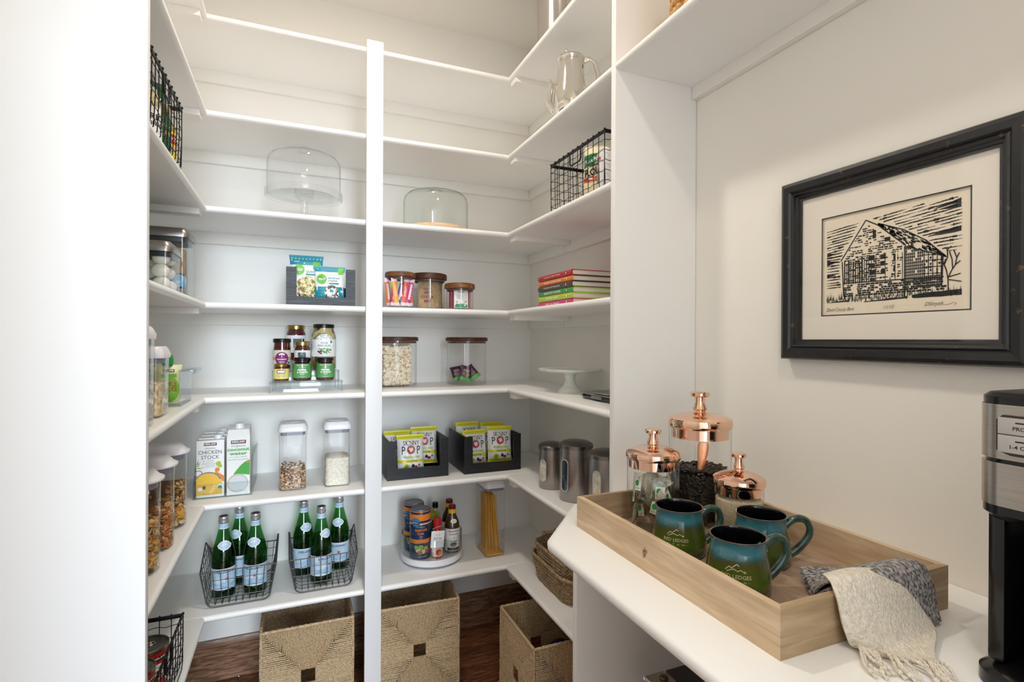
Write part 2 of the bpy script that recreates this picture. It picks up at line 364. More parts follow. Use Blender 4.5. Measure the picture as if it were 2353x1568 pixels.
def grains(mb, n, w, d, z0, z1, size, rn, mats=1, kind='flake', cyl=False):
    for _ in range(n):
        z = rn.uniform(z0, z1)
        if cyl:
            a = rn.uniform(0, 2 * pi); c = (w * cos(a), w * sin(a), z); nrm = a
        else:
            s = rn.random() * 2 * (w + d)
            if s < w: c = (s - w / 2, -d / 2, z)
            elif s < 2 * w: c = (s - w * 1.5, d / 2, z)
            elif s < 2 * w + d: c = (-w / 2, s - 2 * w - d / 2, z)
            else: c = (w / 2, s - 2 * w - 1.5 * d, z)
        R = Matrix.Rotation(rn.uniform(0, 6.28), 3, Vector((rn.uniform(-1, 1), rn.uniform(-1, 1), rn.uniform(-1, 1) + .01)).normalized())
        q = size * rn.uniform(.7, 1.2); m = rn.randrange(mats)
        if kind == 'flake': mb.ball(c, (q, q * .7, q * .22), m, 6, 3, R)
        elif kind == 'bean': mb.ball(c, (q, q * .68, q * .5), m, 7, 4, R)
        elif kind == 'ring':
            rr = []
            for i in range(8):
                a = 2 * pi * i / 8; rr.append([])
                for j in range(4):
                    b = 2 * pi * j / 4; p = R @ Vector(((q + q * .42 * cos(b)) * cos(a), (q + q * .42 * cos(b)) * sin(a), q * .42 * sin(b))); rr[-1].append((c[0] + p.x, c[1] + p.y, c[2] + p.z))
            rr.append(rr[0]); mb.loft(rr, m, False, False)
        elif kind == 'stick': mb.ball(c, (q, q * .25, q * .25), m, 5, 3, R)
def wavy(p0, p1, amp, n, axis=(0, 0, 1), ph=0):
    P0, P1, A = Vector(p0), Vector(p1), Vector(axis)
    return [tuple(P0 + (P1 - P0) * (i / n) + A * amp * sin(ph + i * 1.9)) for i in range(n + 1)]
def rustic_basket(loc, rz, w, d, h, label):      # black wire basket with a flat iron rim
    t = thing('wire_basket', label, 'basket', loc, rz, 'black wire baskets with iron rims'); rn = random.Random(int(w * 1e4) + 5)
    rim = MB(); a, b = w / 2, d / 2
    for x0, x1, y0, y1 in ((-a, a, -b, -b + .003), (-a, a, b - .003, b), (-a, -a + .003, -b, b), (a - .003, a, -b, b)): rim.cbox(x0, x1, y0, y1, h - .011, h, .0008)
    rim.build('rim', BLACKW, t)
    v = MB(); k = MB(); n = max(4, round(w / .027)); m = max(3, round(d / .032)); W = .0012
    c = .018
    for i in range(n + 1):
        x = -a + w * i / n; x *= .995
        for s in (-1, 1):
            v.tube([(x, s * b, h), (x + rn.uniform(-.001, .001), s * b * 1.0, h * .55), (x, s * (b - .003), c), (x, s * (b - c), .003), (x, 0, .003)], W, 5)
            k.ball((x, s * b, h - .001), (.0024, .0034, .0038), 0, 6, 4); k.ball((x, s * b, h - .011), (.0025, .0035, .003), 0, 6, 4)
    for j in range(m + 1):
        y = (-b + d * j / m) * .995
        for s in (-1, 1):
            v.tube([(s * a, y, h), (s * a, y, h * .5), (s * (a - .003), y, c), (s * (a - c), y, .003), (0, y, .003)], W, 5)
            k.ball((s * a, y, h - .001), (.0034, .0024, .0038), 0, 6, 4)
    rows = max(4, int(h / .026))
    for r_ in range(1, rows):
        z = h * r_ / rows
        for s in (-1, 1):
            v.tube(wavy((-a, s * b, z), (a, s * b, z), .0022, n * 2, ph=r_ + s), W * .85, 4)
            if s == 1 or True: v.tube(wavy((s * a, -b, z), (s * a, b, z), .0018, m * 2, ph=r_ * 2 + s), W * .85, 4)
    v.build('wire_mesh', BLACKW, t); k.build('wire_knots', BLACKW, t)
    hd = MB()
    for s in (-1, 1): hd.tube([(s * a, -.035, h - .006), (s * a, -.035, h - .04), (s * a, -.028, h - .048), (s * a, .028, h - .048), (s * a, .035, h - .04), (s * a, .035, h - .006)], .0025, 6)
    hd.build('handle', BLACKW, t); return t
def grey_basket(loc, rz, w, d, label):            # open-front grey wire bin
    t = thing('wire_basket', label, 'basket', loc, rz, 'grey wire baskets holding green water bottles'); a, b = w / 2, d / 2
    H0, H1, HB, c = .122, .174, .120, .03; W = .0013
    def top(y):
        q = (y + b) / d
        return H0 + (H1 - H0) * min(1, q / .62) if q < .62 else H1 + (HB - H1) * (q - .62) / .38
    def sidex(s, z): return s * (a - .022 + .022 * min(1, z / .13))
    fr = MB(); R_ = .026; XB = abs(sidex(1, .026))
    def arc(s, y): return [(s * (XB - R_ + R_ * cos(q)), y, .0025 + R_ - R_ * sin(q)) for q in [pi / 2 * k / 5 for k in range(6)]]
    fr.tube([(-a, -b, H0), (a, -b, H0)], .0019, 6); fr.tube([(-a, b, HB), (a, b, HB)], .0019, 6)
    for s in (-1, 1):
        fr.tube([(s * a, -b, H0), (s * (a + .003), -b + .62 * d, H1), (s * a, b, HB)], .0022, 6)
        fr.tube([(s * a, -b, H0), (sidex(s, .05), -b, .05)] + arc(s, -b), .0024, 6)
        fr.tube([(s * a, b, HB), (sidex(s, .05), b, .05)] + arc(s, b), .0024, 6)
    fr.tube([(-XB + R_, -b, .0025), (XB - R_, -b, .0025)], .0022, 6); fr.tube([(-XB + R_, b, .0025), (XB - R_, b, .0025)], .0022, 6)
    fr.build('basket_frame', GREYW, t)
    wm = MB(); n = 9
    for i in range(n + 1):
        x = (-a + .022) + (w - .044) * i / n
        wm.tube([(x * 1.08, -b, H0), (x, -b, c), (x, -b + .006, .012), (x, -b + .018, .0035), (x, b - .018, .0035), (x, b - .006, .012), (x, b, c), (x * 1.08, b, HB)], W, 5)
    m = 8
    for j in range(m + 1):
        y = -b + .004 + (d - .008) * j / m; tp = top(y)
        wm.tube([(sidex(-1, tp), y, tp), (sidex(-1, .05), y, .05)] + arc(-1, y) + arc(1, y)[::-1] + [(sidex(1, .05), y, .05), (sidex(1, tp), y, tp)], W, 5)
    for z in (.032, .062, .092):
        X = abs(sidex(1, z)); wm.tube([(-X, -b, z), (X, -b, z), (X, b, z), (-X, b, z)], W, 5, closed=True)
    for z, y0 in ((.118, -b + .02), (.142, -b + .09)):
        if z > .13: wm.tube([(-a, y0, z), (-a, b - .05, z)], W, 5); wm.tube([(a, y0, z), (a, b - .05, z)], W, 5); continue
        X = a; wm.tube([(X, y0, z), (X, b, z), (-X, b, z), (-X, y0, z)], W, 5)
    wm.build('wire_mesh', GREYW, t); return t
SEA = noisy('seagrass_cord', [(.25, '8A7256'), (.5, 'BEA582'), (.75, 'DCC8A4')], 200, .7, (1, 1, 1), b=.5, bd=.002, bscale=260)
def woven_face(mb, w, h, hole, mp, pitch=.0056):
    r = .0034; hw = hole / 2; cz = h / 2; rn = random.Random(int(w * 900))
    def cord(pts):
        Q = []
        for (a, b), (c, d) in zip(pts[:-1], pts[1:]):
            n = max(1, int(hypot(c - a, d - b) / .035))
            Q += [(a + (c - a) * i / n + rn.uniform(-.0005, .0005), b + (d - b) * i / n + rn.uniform(-.0005, .0005)) for i in range(n)]
        Q.append(pts[-1]); mb.tube([mp(u, v, rn.uniform(-.0006, .001)) for u, v in Q], lambda t: r * (1 + .14 * sin(t * 37)), 4, caps=False)
    k = (h / 2 - hw) / (w / 2 - hw); N = int(w / 2 / pitch)
    for i in range(N + 1):
        a = pitch * (i + .5)
        if a > w / 2 - .003: break
        for s in (-1, 1):
            if a < hw:
                cord([(s * a, h), (s * a, cz + hw)]); cord([(s * a, 0), (s * a, cz - hw)])
                cord([(s * w / 2, cz + a), (s * hw, cz + a)]); cord([(s * w / 2, cz - a), (s * hw, cz - a)])
            else:
                e = hw + (a - hw) * k; cord([(s * a, h), (s * a, cz + e), (s * w / 2, cz + e)]); cord([(s * a, 0), (s * a, cz - e), (s * w / 2, cz - e)])
def seagrass_cube(loc, rz, w, d, h, label):
    t = thing('storage_basket', label, 'basket', loc, rz, 'tall seagrass storage baskets on the floor'); a, b = w / 2, d / 2
    for mp, ww in ((lambda u, v, o: (u, -b - o, v + .004), w), (lambda u, v, o: (u, b + o, v + .004), w), (lambda u, v, o: (-a - o, u, v + .004), d), (lambda u, v, o: (a + o, u, v + .004), d)):
        f = MB(); woven_face(f, ww, h - .006, .046, mp); f.build('woven_side', SEA, t, kind='stuff', fix=False)
    rm = MB(); pts = []
    for (x0, y0), (x1, y1) in (((-a, -b), (a, -b)), ((a, -b), (a, b)), ((a, b), (-a, b)), ((-a, b), (-a, -b))):
        for i in range(40): pts.append((x0 + (x1 - x0) * i / 40, y0 + (y1 - y0) * i / 40, h - .004 + .0008 * (i % 2)))
    rm.tube(pts, lambda q: .0052 + .0010 * sin(q * 640), 7, closed=True)
    for sx in (-1, 1):
        for sy in (-1, 1): rm.tube([(sx * a, sy * b, .004 + (h - .008) * i / 30) for i in range(31)], lambda q: .0048 + .0006 * sin(q * 200), 6)
    rm.build('rim_cord', SEA, t, fix=False)
    MB().box(-a + .004, a - .004, -b + .004, b - .004, .001, .008).build('basket_bottom', SEA, t); return t
def lidjar(loc, r, h, lidr, z0, z1, lidmat, label, name='jar', group=None, r2=.006):
    t = thing(name, label, 'jar', loc, 0, group); g = MB()
    g.lathe([(0, .0015), (r - .006, .0015), (r - .001, .005), (r, .012), (r, z0)], seg=44); g.lathe([(0, .006), (r - .005, .007), (r - .004, .012)], seg=44)
    g.build('glass_body', CLEAR, t)
    l = MB(); l.lathe([(0, z0), (lidr - .002, z0), (lidr, z0 + .002), (lidr, z1 - r2), (lidr - r2 * .3, z1 - r2 * .3), (lidr - r2, z1), (0, z1)], seg=44); lo = l.build('lid', lidmat, t)
    s = MB(); s.lathe([(r - .003, z0 - .009), (r - .0015, z0 - .006), (r - .003, z0 - .001)], seg=40); s.build('lid_seal', M('jar_seal', '5B4A40', .6), lo)
    return t
def bag(mb, w, h, depth, mats_fn=None, pinch=.010, tilt=0):   # pillow pouch; returns its front-surface map
    def bulge(u, v):
        x = abs(2 * u / w); q = min(v, h - v) / h
        e = max(0, 1 - x ** 3) ** .6; f = min(1, max(0, (q - pinch / h) / .16)) ** .55
        return depth * e * f * (.5 + .04 * sin(u * 190 + v * 60) + .03 * sin(v * 230 + u * 90))
    def wd(u, v):
        q = min(v, h - v) / h; return u * (1 - .07 * min(1, q / .15))
    def mp(u, v, o): return (wd(u, v), -bulge(u, v) - o - (.0012 if o > 0 else 0), v)
    def mb_(u, v, o): return (wd(u, v), bulge(u, v) + o, v)
    return mp, mb_
# ================================================================ BACK WALL, LEFT BAY
S1, S2, S3, S4, S5, S6, S7 = SH
KIRK = lambda mb, cu, cv, w, mp, off=.0006: (rect(mb, cu - w / 2, cu + w / 2, cv - w * .13, cv + w * .13, 1, mp, off), txt(mb, 'KIRKLAND', w * .88, cu, cv + w * .02, 0, mp, off + .0003, height=w * .14, bold=.03), rect(mb, cu - w * .44, cu + w * .44, cv - w * .115, cv - w * .07, 2, mp, off + .0003))
# glass cake stand with dome, third shelf
t = thing('cake_stand', 'clear glass footed cake stand under a tall glass dome', 'cake stand', (.030, 2.128, S3))
g = MB(); g.lathe([(.058, .0), (.058, .003), (.040, .010), (.020, .022), (.0135, .040), (.013, .075), (.017, .088), (.034, .098), (0, .099)], seg=48); g.build('foot', CLEAR, t)
g = MB(); g.lathe([(0, .098), (.125, .099), (.133, .094), (.137, .097), (.137, .118), (.134, .120), (.131, .116), (.130, .104), (0, .1035)], seg=64); g.build('plate', CLEAR, t)
g = MB(); g.lathe([(.128, .1045), (.130, .107), (.130, .215), (.127, .232), (.118, .246), (.100, .254), (.05, .258), (.02, .259), (.010, .262)], seg=64); do = g.build('dome', CLEAR, t)
g = MB(); g.lathe([(.010, .260), (.008, .266), (.016, .273), (.018, .280), (.012, .287), (0, .289)], seg=28); g.build('knob', CLEAR, do)
# black wooden bin with two pouches, fourth shelf
BWOOD = wood('black_stained_wood', '23252A', '34373D', '4A4E56', 10, (1, 14, 14), .5, .3)
BWOOD2 = wood('black_painted_wood', '111214', '17181B', '222428', 10, (1, 14, 14), .42, .15)
def cutbin(loc, rz, w, d, h, cl, cr, cb, mat, label, back=.8):
    t = thing('wooden_bin', label, 'bin', loc, rz, 'black open-front wooden bins'); th = .009; a = w / 2
    f = MB(); pts = [(-a, 0), (a, 0), (a, h), (cr, h), (cr, cb + .004), (cr - .004, cb), (cl + .004, cb), (cl, cb + .004), (cl, h), (-a, h)]
    f.prism(pts, 0, th, axis='y'); f.build('front_panel', mat, t)
    for s in (-1, 1):
        x0, x1 = (-a, -a + th) if s < 0 else (a - th, a)
        MB().cbox(x0, x1, th + .0004, d, 0, h, .001).build('side_panel', mat, t)
    MB().cbox(-a + th + .0004, a - th - .0004, d - th, d, 0, h * back, .001).build('back_panel', mat, t)
    MB().box(-a + th, a - th, th, d - th, 0, .006).build('bottom_panel', mat, t); return t
cutbin((.086, 1.985, S4), 0, .232, .20, .133, -.082, .083, .030, BWOOD, 'low black-stained wooden bin holding two teal grain pouches', .62)
FOOD = noisy('salad_photo_print', [(.30, 'B23A2A'), (.42, '5D8A3A'), (.52, 'E0C98A'), (.62, 'EFE6CC'), (.75, '7A4A2A')], 90, .5, kind='noise', detail=2)
RICEP = noisy('rice_photo_print', [(.2, '3B2A20'), (.42, 'B69A78'), (.55, 'F2EBDC'), (.8, 'FFFFFF')], 160, .5, (1, 1, .6), kind='cell')
def pouch(loc, rz, w, h, label, big):
    t = thing('grain_pouch', label, 'pouch', loc, rz, 'teal and white grain pouches'); mb = MB(); mp, mk = bag(mb, w, h, .030)
    mb.grid(lambda u, v: mp(u, v, 0), 14, 18, 0, -w / 2, w / 2, 0, h); mb.grid(lambda u, v: mk(u, v, 0), 10, 14, 0, -w / 2, w / 2, 0, h)
    mb.build('pouch_body', WHITEP, t)
    a = MB()
    if big:
        rect(a, -w / 2, w / 2, h * .80, h, 0, mp, .0004, 8, 3)
        for i in range(9): star(a, -w * .42 + i * w * .105, h * .93, .0035, 1, mp, .0009)
        txt(a, 'ORGANIC', .02, -w * .30, h * .865, 1, mp, .001, bold=.02)
        rect(a, w * .20, w * .42, h * .71, h * .87, 2, mp, .0009, 2, 2)
        disc(a, -w * .22, h * .70, .019, .019, 2, mp, .0008); txt(a, 'simple truth', .026, -w * .22, h * .712, 1, mp, .0012, bold=.02); txt(a, 'organic', .022, -w * .22, h * .685, 1, mp, .0012, bold=.02)
        txt(a, 'QUINOA', .042, w * .17, h * .66, 0, mp, .001, bold=.02); rect(a, -w * .02, w * .42, h * .59, h * .62, 0, mp, .0008, 3)
        disc(a, w * .02, h * .36, .040, .038, 3, mp, .0009, 26); disc(a, w * .05, h * .20, .040, .022, 4, mp, .0007, 20)
    else:
        rect(a, -w / 2, w / 2, h * .86, h, 0, mp, .0004, 8, 3); rect(a, -w / 2, w / 2, 0, h * .46, 0, mp, .0004, 8, 6)
        for i in range(8): star(a, -w * .40 + i * w * .115, h * .93, .003, 1, mp, .0009)
        rect(a, w * .27, w * .46, h * .80, h * .97, 2, mp, .0009, 2, 2)
        disc(a, -w * .28, h * .66, .018, .018, 2, mp, .0008); txt(a, 'simple truth', .025, -w * .28, h * .675, 1, mp, .0012, bold=.02); txt(a, 'organic', .022, -w * .28, h * .645, 1, mp, .0012, bold=.02)
        txt(a, '100% WHOLE GRAIN', .040, w * .15, h * .77, 0, mp, .001); txt(a, 'BROWN RICE', .042, w * .13, h * .69, 0, mp, .001, bold=.03); txt(a, '& QUINOA', .034, w * .10, h * .615, 0, mp, .001, bold=.03)
        rect(a, -w * .04, w * .30, h * .53, h * .565, 0, mp, .0008, 3); disc(a, w * .05, h * .25, .027, .036, 4, mp, .0009, 26)
        txt(a, '90', .012, w * .40, h * .34, 1, mp, .001, bold=.02)
        for i in range(5): stroke(a, [(-w * .40, h * (.05 + .08 * i)), (-w * .33, h * (.09 + .08 * i)), (-w * .26, h * (.05 + .08 * i))], .0015, 5, mp, .0009)
    a.build('printed_face', [TEAL, WHT, M('lime_green_ink', '6FBE3C', .45), FOOD, RICEP, M('light_teal_ink', '5FB6C2', .5)], t); return t
pouch((.037, 2.045, S4 + .007), 0, .118, .176, 'tall teal and white quinoa pouch at the back left of the bin', True)
pouch((.116, 2.022, S4 + .007), 0, .108, .137, 'shorter teal pouch of brown rice and quinoa in the bin', False)
# acrylic riser with seven jars, fifth shelf
t = thing('tiered_riser', 'clear acrylic three-step riser carrying seven jars', 'riser', (.040, 2.043, S5))
for i, (z, w) in enumerate(((.038, .124), (.073, .118), (.108, .112))):
    y0 = (0, .070, .160)[i]; y1 = (.0696, .1596, .235)[i]
    s = MB(); s.cbox(-w, w, y0, y1, z - .004, z, .001); s.cbox(-w, w, y0, y0 + .003, 0 if i == 0 else z - .035, z - .0045, .0008)
    for q in (-1, 1): s.cbox(min(q * w, q * (w - .003)), max(q * w, q * (w - .003)), y0 + .0035, y1, 0, z - .0045, .0008)
    s.build('step', ACRYL, t)
JAM = M('dark_jam', '3A120C', .12, coat=.6); CHERRY = noisy('dark_cherries', [(.3, '2A0608'), (.7, '6A1218')], 45, .12, coat=.8)
BEANS = noisy('bean_salad', [(.25, '4A1A14'), (.40, '6E6A22'), (.55, '9A8B3A'), (.72, 'CDBB86')], 42, .25, kind='cell', coat=.7)
PHOTO = noisy('orchard_photo_print', [(.3, '22303A'), (.5, '5C6A72'), (.65, 'A8B0A0'), (.8, 'D9D2A0')], 70, .5, detail=3)
def foodjar(loc, r, h, lidmat, fillm, lab, lz0, lz1, draw, label, mats, neck=.82, rz=0):
    t = thing('food_jar', label, 'jar', loc, rz, 'preserve jars on the acrylic riser'); lh = min(.014, h * .13)
    pf = [(r * .92, .002), (r, .008), (r, h * .70), (r * .97, h * .76), (r * neck, h - lh - .006), (r * neck, h - lh)]
    f = MB(); f.lathe([(0, .001)] + [(max(0, a - .0008), b) for a, b in pf] + [(0, h - lh)], seg=36); f.build('contents', fillm, t)
    g = MB(); g.lathe([(0, .0005)] + pf, seg=36); g.build('glass_body', CLEAR, t)
    l = MB(); l.lathe([(0, h - lh - .001), (r * neck + .0025, h - lh - .001), (r * neck + .003, h - .003), (r * neck, h), (0, h)], seg=36); l.build('lid', lidmat, t)
    mp = cylm(r, profile(pf)); a = MB(); W = pi * r * .93
    rect(a, -W, W, lz0, lz1, 0, mp, .0004, 32, 1); draw(a, mp); a.build('label', [lab] + mats, t); return t
GLID = noisy('gold_metal_lid', [(.3, 'B89A4E'), (.7, 'D8C27C')], 20, .28, metal=1); KLID = M('black_metal_lid', '141416', .25)
def d_pep(a, mp):
    txt(a, 'Harry & David', .040, 0, .058, 1, mp, .0008, shear=.3, bold=.01); txt(a, 'CLASSIC RECIPE', .026, 0, .050, 1, mp, .0008)
    txt(a, 'PEPPER', .030, 0, .041, 1, mp, .0008, bold=.03); txt(a, '& ONION', .036, 0, .033, 1, mp, .0008, bold=.03); txt(a, 'RELISH', .014, 0, .026, 1, mp, .0008); txt(a, 'NET WT 10 OZ (283g)', .022, 0, .016, 1, mp, .0008)
GL = M('green_jar_label', '5C9B5A', .5)
foodjar((.024, 2.077, S5 + .0385), .0332, .086, KLID, JAM, GL, .012, .064, d_pep, 'green-labelled pepper and onion relish jar, middle of the front row', [WHT])
foodjar((.104, 2.077, S5 + .0385), .0332, .086, KLID, JAM, GL, .012, .064, d_pep, 'green-labelled pepper and onion relish jar at the right end of the front row', [WHT])
def d_yel(a, mp):
    for x in (-.008, 0, .008): disc(a, x, .036, .007, .007, 1, mp, .0007, 14); disc(a, x, .036, .0045, .0045, 2, mp, .0010, 12)
    txt(a, 'Gourmet Style', .028, 0, .024, 3, mp, .0008, shear=.2); txt(a, 'Pepper Relish', .026, 0, .018, 3, mp, .0008, shear=.2)
foodjar((-.046, 2.077, S5 + .0385), .0270, .064, GLID, M('amber_jelly', '6A2A0C', .12, coat=.6), M('yellow_jar_label', 'E8E08A', .5), .010, .046, d_yel, 'small gold-lidded jar with a pale yellow label, front row left', [DRED, WHT, BLK])
def d_org(a, mp):
    rect(a, -.05, .05, .040, .052, 4, mp, .0006, 20, 1); disc(a, 0, .046, .024, .024, 1, mp, .0008, 28)
    for i in range(7): an = radians(-60 + 20 * i); disc(a, .008 * sin(an) * 1.1, .058 + .005 * cos(an), .003, .0028, 2, mp, .0012, 8)
    stroke(a, [(0, .050), (0, .060)], .0016, 2, mp, .0012); txt(a, 'ORGANIC', .034, 0, .043, 2, mp, .0012, bold=.02); txt(a, 'Kalamata', .020, 0, .034, 2, mp, .0012, bold=.02); txt(a, 'Olives', .014, 0, .028, 2, mp, .0012, bold=.02); disc(a, .026, .030, .0055, .0055, 3, mp, .0010, 14)
foodjar((-.0455, 2.147, S5 + .0735), .0305, .120, KLID, CHERRY, M('kraft_cream_label', 'E4DACB', .5), .022, .077, d_org, 'black-lidded olive jar with a round purple organic emblem', [M('plum_ink', '8A2A6E', .5), WHT, TEAL, TAN], neck=.94)
def d_ph(a, mp): rect(a, -.016, .012, .040, .068, 1, mp, .0007, 6, 1); stroke(a, [(.018, .06), (.022, .06)], .001, 2, mp)
foodjar((.0255, 2.145, S5 + .0735), .0285, .110, GLID, M('dark_apple_butter', '4A1F0E', .15, coat=.6), WHITEP, .034, .076, d_ph, 'small gold-lidded apple butter jar with a photo label, middle row', [PHOTO, BLK])
def d_ph2(a, mp): rect(a, -.010, .022, .050, .085, 1, mp, .0007, 6, 1); rect(a, .026, .034, .045, .085, 2, mp, .0007, 3, 1)
foodjar((.003, 2.245, S5 + .1085), .0370, .138, GLID, CHERRY, WHITEP, .030, .098, d_ph2, 'tall gold-lidded jar of dark cherries in the back row', [PHOTO, BLK])
def d_bean(a, mp):
    disc(a, 0, .105, .036, .034, 1, mp, .0006, 30); ringp(a, 0, .105, .0345, .0352, 2, mp, .0008, 30, .95)
    for i, ch in enumerate('PAISLEY FARM'):
        an = radians(-58 + 10.5 * i); 
        if ch != ' ': txt(a, ch, .0042, .029 * sin(an), .105 + .028 * cos(an), 2, mp, .001, rot=-math.degrees(an), bold=.02)
    stroke(a, [(-.008, .122), (-.003, .126), (.002, .122), (.006, .125), (.009, .121)], .0012, 3, mp, .001)
    txt(a, 'FOUR', .024, 0, .104, 4, mp, .001, height=.0075); txt(a, 'BEAN SALAD', .048, 0, .094, 4, mp, .001, height=.0075)
    rn = random.Random(5)
    for i in range(16): x = rn.uniform(-.018, .018); y = rn.uniform(.068, .082); an = rn.uniform(-.7, .3); stroke(a, [(x - .009 * cos(an), y - .009 * sin(an)), (x + .009 * cos(an), y + .009 * sin(an))], .0028, 5, mp, .0010 + i * .00005)
    for i in range(7): disc(a, rn.uniform(-.022, -.010), rn.uniform(.064, .076), .003, .0025, 3, mp, .0018, 8)
    rect(a, .022, .029, .103, .113, 5, mp, .001)
    for i in range(8): stroke(a, [(-.060, .118 - .008 * i), (-.044, .118 - .008 * i)], .0011, 4, mp)
foodjar((.1025, 2.1560, S5 + .0735), .0450, .176, KLID, BEANS, WHITEP, .052, .118, d_bean, 'large black-lidded jar of four bean salad at the back right of the riser', [WHT, GREYI, DRED, BLK, M('bean_green_ink', '4E9A3C', .5)], neck=.80)
# clear bin with cartons, sixth shelf
t = thing('clear_bin', 'clear plastic bin with a low front holding drink and stock cartons', 'bin', (-.2255, 2.025, S6)); b = MB(); a = .089
b.box(-a, a, 0, .002, .002, .048); b.box(-a, a, 0, .270, .0005, .002); b.box(-a, a, .268, .270, .002, .125)
for s in (-1, 1):
    x0, x1 = min(s * a, s * (a - .002)), max(s * a, s * (a - .002)); b.prism([(0, .001), (.27, .001), (.275, .130), (.07, .125), (.02, .060), (0, .048)], x0, x1, axis='x')
b.build('bin_shell', ACRYL, t)
rm = MB(); rm.tube([(-a, .07, .125), (-a, .02, .060), (-a + .002, -.002, .049), (a - .002, -.002, .049), (a, .02, .060), (a, .07, .125), (a, .275, .129)], .0022, 6); rm.tube([(-a - .006, .03, .055), (-a - .016, .02, .046), (-a - .014, .01, .034), (-a, .004, .030)], .002, 6); rm.build('bin_rim', ACRYL, t)
def stock(loc, label, rz=0):
    t = thing('stock_carton', label, 'carton', loc, rz, 'chicken stock cartons in the clear bin'); w, d, h = .0415, .060, .193
    MB().cbox(-w, w, 0, d, 0, h, .0012).build('carton_body', WHITEP, t)
    c = MB(); c.lathe([(.0125, h + .0005), (.0125, h + .013), (.0115, h + .0145), (0, h + .0145)], .020, d * .52, 24); c.build('cap', WHITEPL, t)
    s = MB(); s.box(-w + .002, w - .002, d * .5, d * .5 + .002, h, h + .003); s.build('top_seam', WHITEP, t)
    a = MB(); mp = flat(0)
    KIRK(a, 0, .180, .038, mp)
    txt(a, 'ORGANIC', .034, 0, .166, 3, mp, height=.0055); txt(a, 'CHICKEN', .070, -.001, .153, 4, mp, height=.0125); txt(a, 'STOCK', .054, 0, .136, 4, mp, height=.0125)
    for i, s_ in enumerate(('YEAST-FREE', 'RICH FLAVOR', 'MADE FROM ORGANIC', 'CHICKEN BONES', 'USE INSTEAD OF BROTH')):
        txt(a, s_, (.020, .024, .040, .028, .040)[i], 0, .125 - .0055 * i, 5, mp, height=.0028)
        if i != 3: stroke(a, [(-.022 - .004 * (i > 1), .125 - .0055 * i), (-.020 - .004 * (i > 1), .123 - .0055 * i), (-.017 - .004 * (i > 1), .127 - .0055 * i)], .0008, 2, mp)
    for p in ([(-.0415, .112), (-.034, .132), (-.036, .114)], [(-.0415, .104), (-.029, .124), (-.034, .108)], [(-.0415, .100), (-.022, .098), (-.034, .103)]): poly(a, p, 6, mp, .0005)
    disc(a, .025, .112, .008, .009, 7, mp, .0005); disc(a, .030, .104, .006, .006, 7, mp, .0006); disc(a, .021, .092, .0075, .0075, 8, mp, .0006)
    poly(a, [(.012, .086), (.018, .086), (.0412, .070), (.0412, .048), (.034, .056)], 8, mp, .0005)
    disc(a, -.006, .058, .038, .028, 9, mp, .0007, 30, 0, 180); disc(a, -.007, .056, .034, .026, 10, mp, .0009, 30, 0, 180); rect(a, -.0413, .036, .008, .056, 10, mp, .0006)
    ringp(a, -.034, .082, .009, .0115, 9, mp, .0006, 20)
    disc(a, .029, .035, .0085, .0085, 0, mp, .0010); disc(a, .029, .0325, .007, .0055, 3, mp, .0013); txt(a, 'USDA', .011, .029, .038, 3, mp, .0014)
    rect(a, -.036, -.024, .024, .034, 0, mp, .0010); disc(a, -.018, .034, .005, .006, 4, mp, .0010); txt(a, 'GLUTEN FREE', .010, -.030, .029, 5, mp, .0013)
    txt(a, '946 mL (32 FL OZ) 1 QT', .044, 0, .012, 4, mp, .0010, height=.0036)
    for s in (-1, 1):
        for i in range(22): a.add([(s * (w + .0004), .004 + .002 * (i % 3), .01 + i * .008), (s * (w + .0004), .045, .012 + i * .008), (s * (w + .0004), .045, .0135 + i * .008), (s * (w + .0004), .004, .0115 + i * .008)], [(0, 1, 2, 3)], 5)
    a.build('printed_face', [WHT, BLK, RED, M('teal_green_ink', '3C9488', .5), M('charcoal_ink', '3C3E44', .5), GREYI, M('leaf_ink', '7DA35A', .5), M('celery_ink', 'A6C92E', .5), ORA, M('pan_rim_ink', '8A8580', .4), M('broth_ink', 'EDBE3C', .5)], t); return t
c0 = stock((-.2645, 2.036, S6 + .003), 'chicken stock carton at the front of the clear bin')
dup(c0, (-.2645, 2.100, S6 + .003), 0, 'chicken stock carton second from the front in the clear bin')
dup(c0, (-.2645, 2.164, S6 + .003), 0, 'chicken stock carton third from the front in the clear bin')
t = thing('drink_carton', 'coconut water carton with a green coconut beside the chicken stock', 'carton', (-.1795, 2.036, S6 + .003)); w, d, h = .0355, .066, .228; b = MB()
b.loft([[(-w, 0, 0), (w, 0, 0), (w, d, 0), (-w, d, 0)], [(-w, 0, .200), (w, 0, .200), (w, d, .200), (-w, d, .200)], [(-w + .003, .012, h - .005), (w - .003, .012, h - .005), (w, d, h + .006), (-w, d, h + .006)]]); b.build('carton_body', WHITEP, t, ang=20)
c = MB(); c.lathe([(.0145, h - .004), (.0145, h + .013), (.0135, h + .0145), (0, h + .0145)], 0, .036, 26); c.build('cap', WHITEPL, t)
a = MB(); mp = flat(0); KIRK(a, 0, .182, .046, mp); txt(a, 'organic', .045, 0, .168, 5, mp, height=.009); txt(a, 'coconut', .068, 0, .156, 3, mp, height=.0105, bold=.03); txt(a, 'water', .055, 0, .142, 3, mp, height=.010, bold=.03)
txt(a, 'no sugar added', .052, 0, .130, 5, mp, height=.005); txt(a, 'not from concentrate', .062, 0, .122, 5, mp, height=.005)
poly(a, [(-.016, .070)] + [(-.016 + .051 * i / 10, .070 + .048 * (1 - (1 - i / 10) ** 1.7)) for i in range(1, 11)] + [(.035, .066), (.01, .070)], 3, mp, .0005)
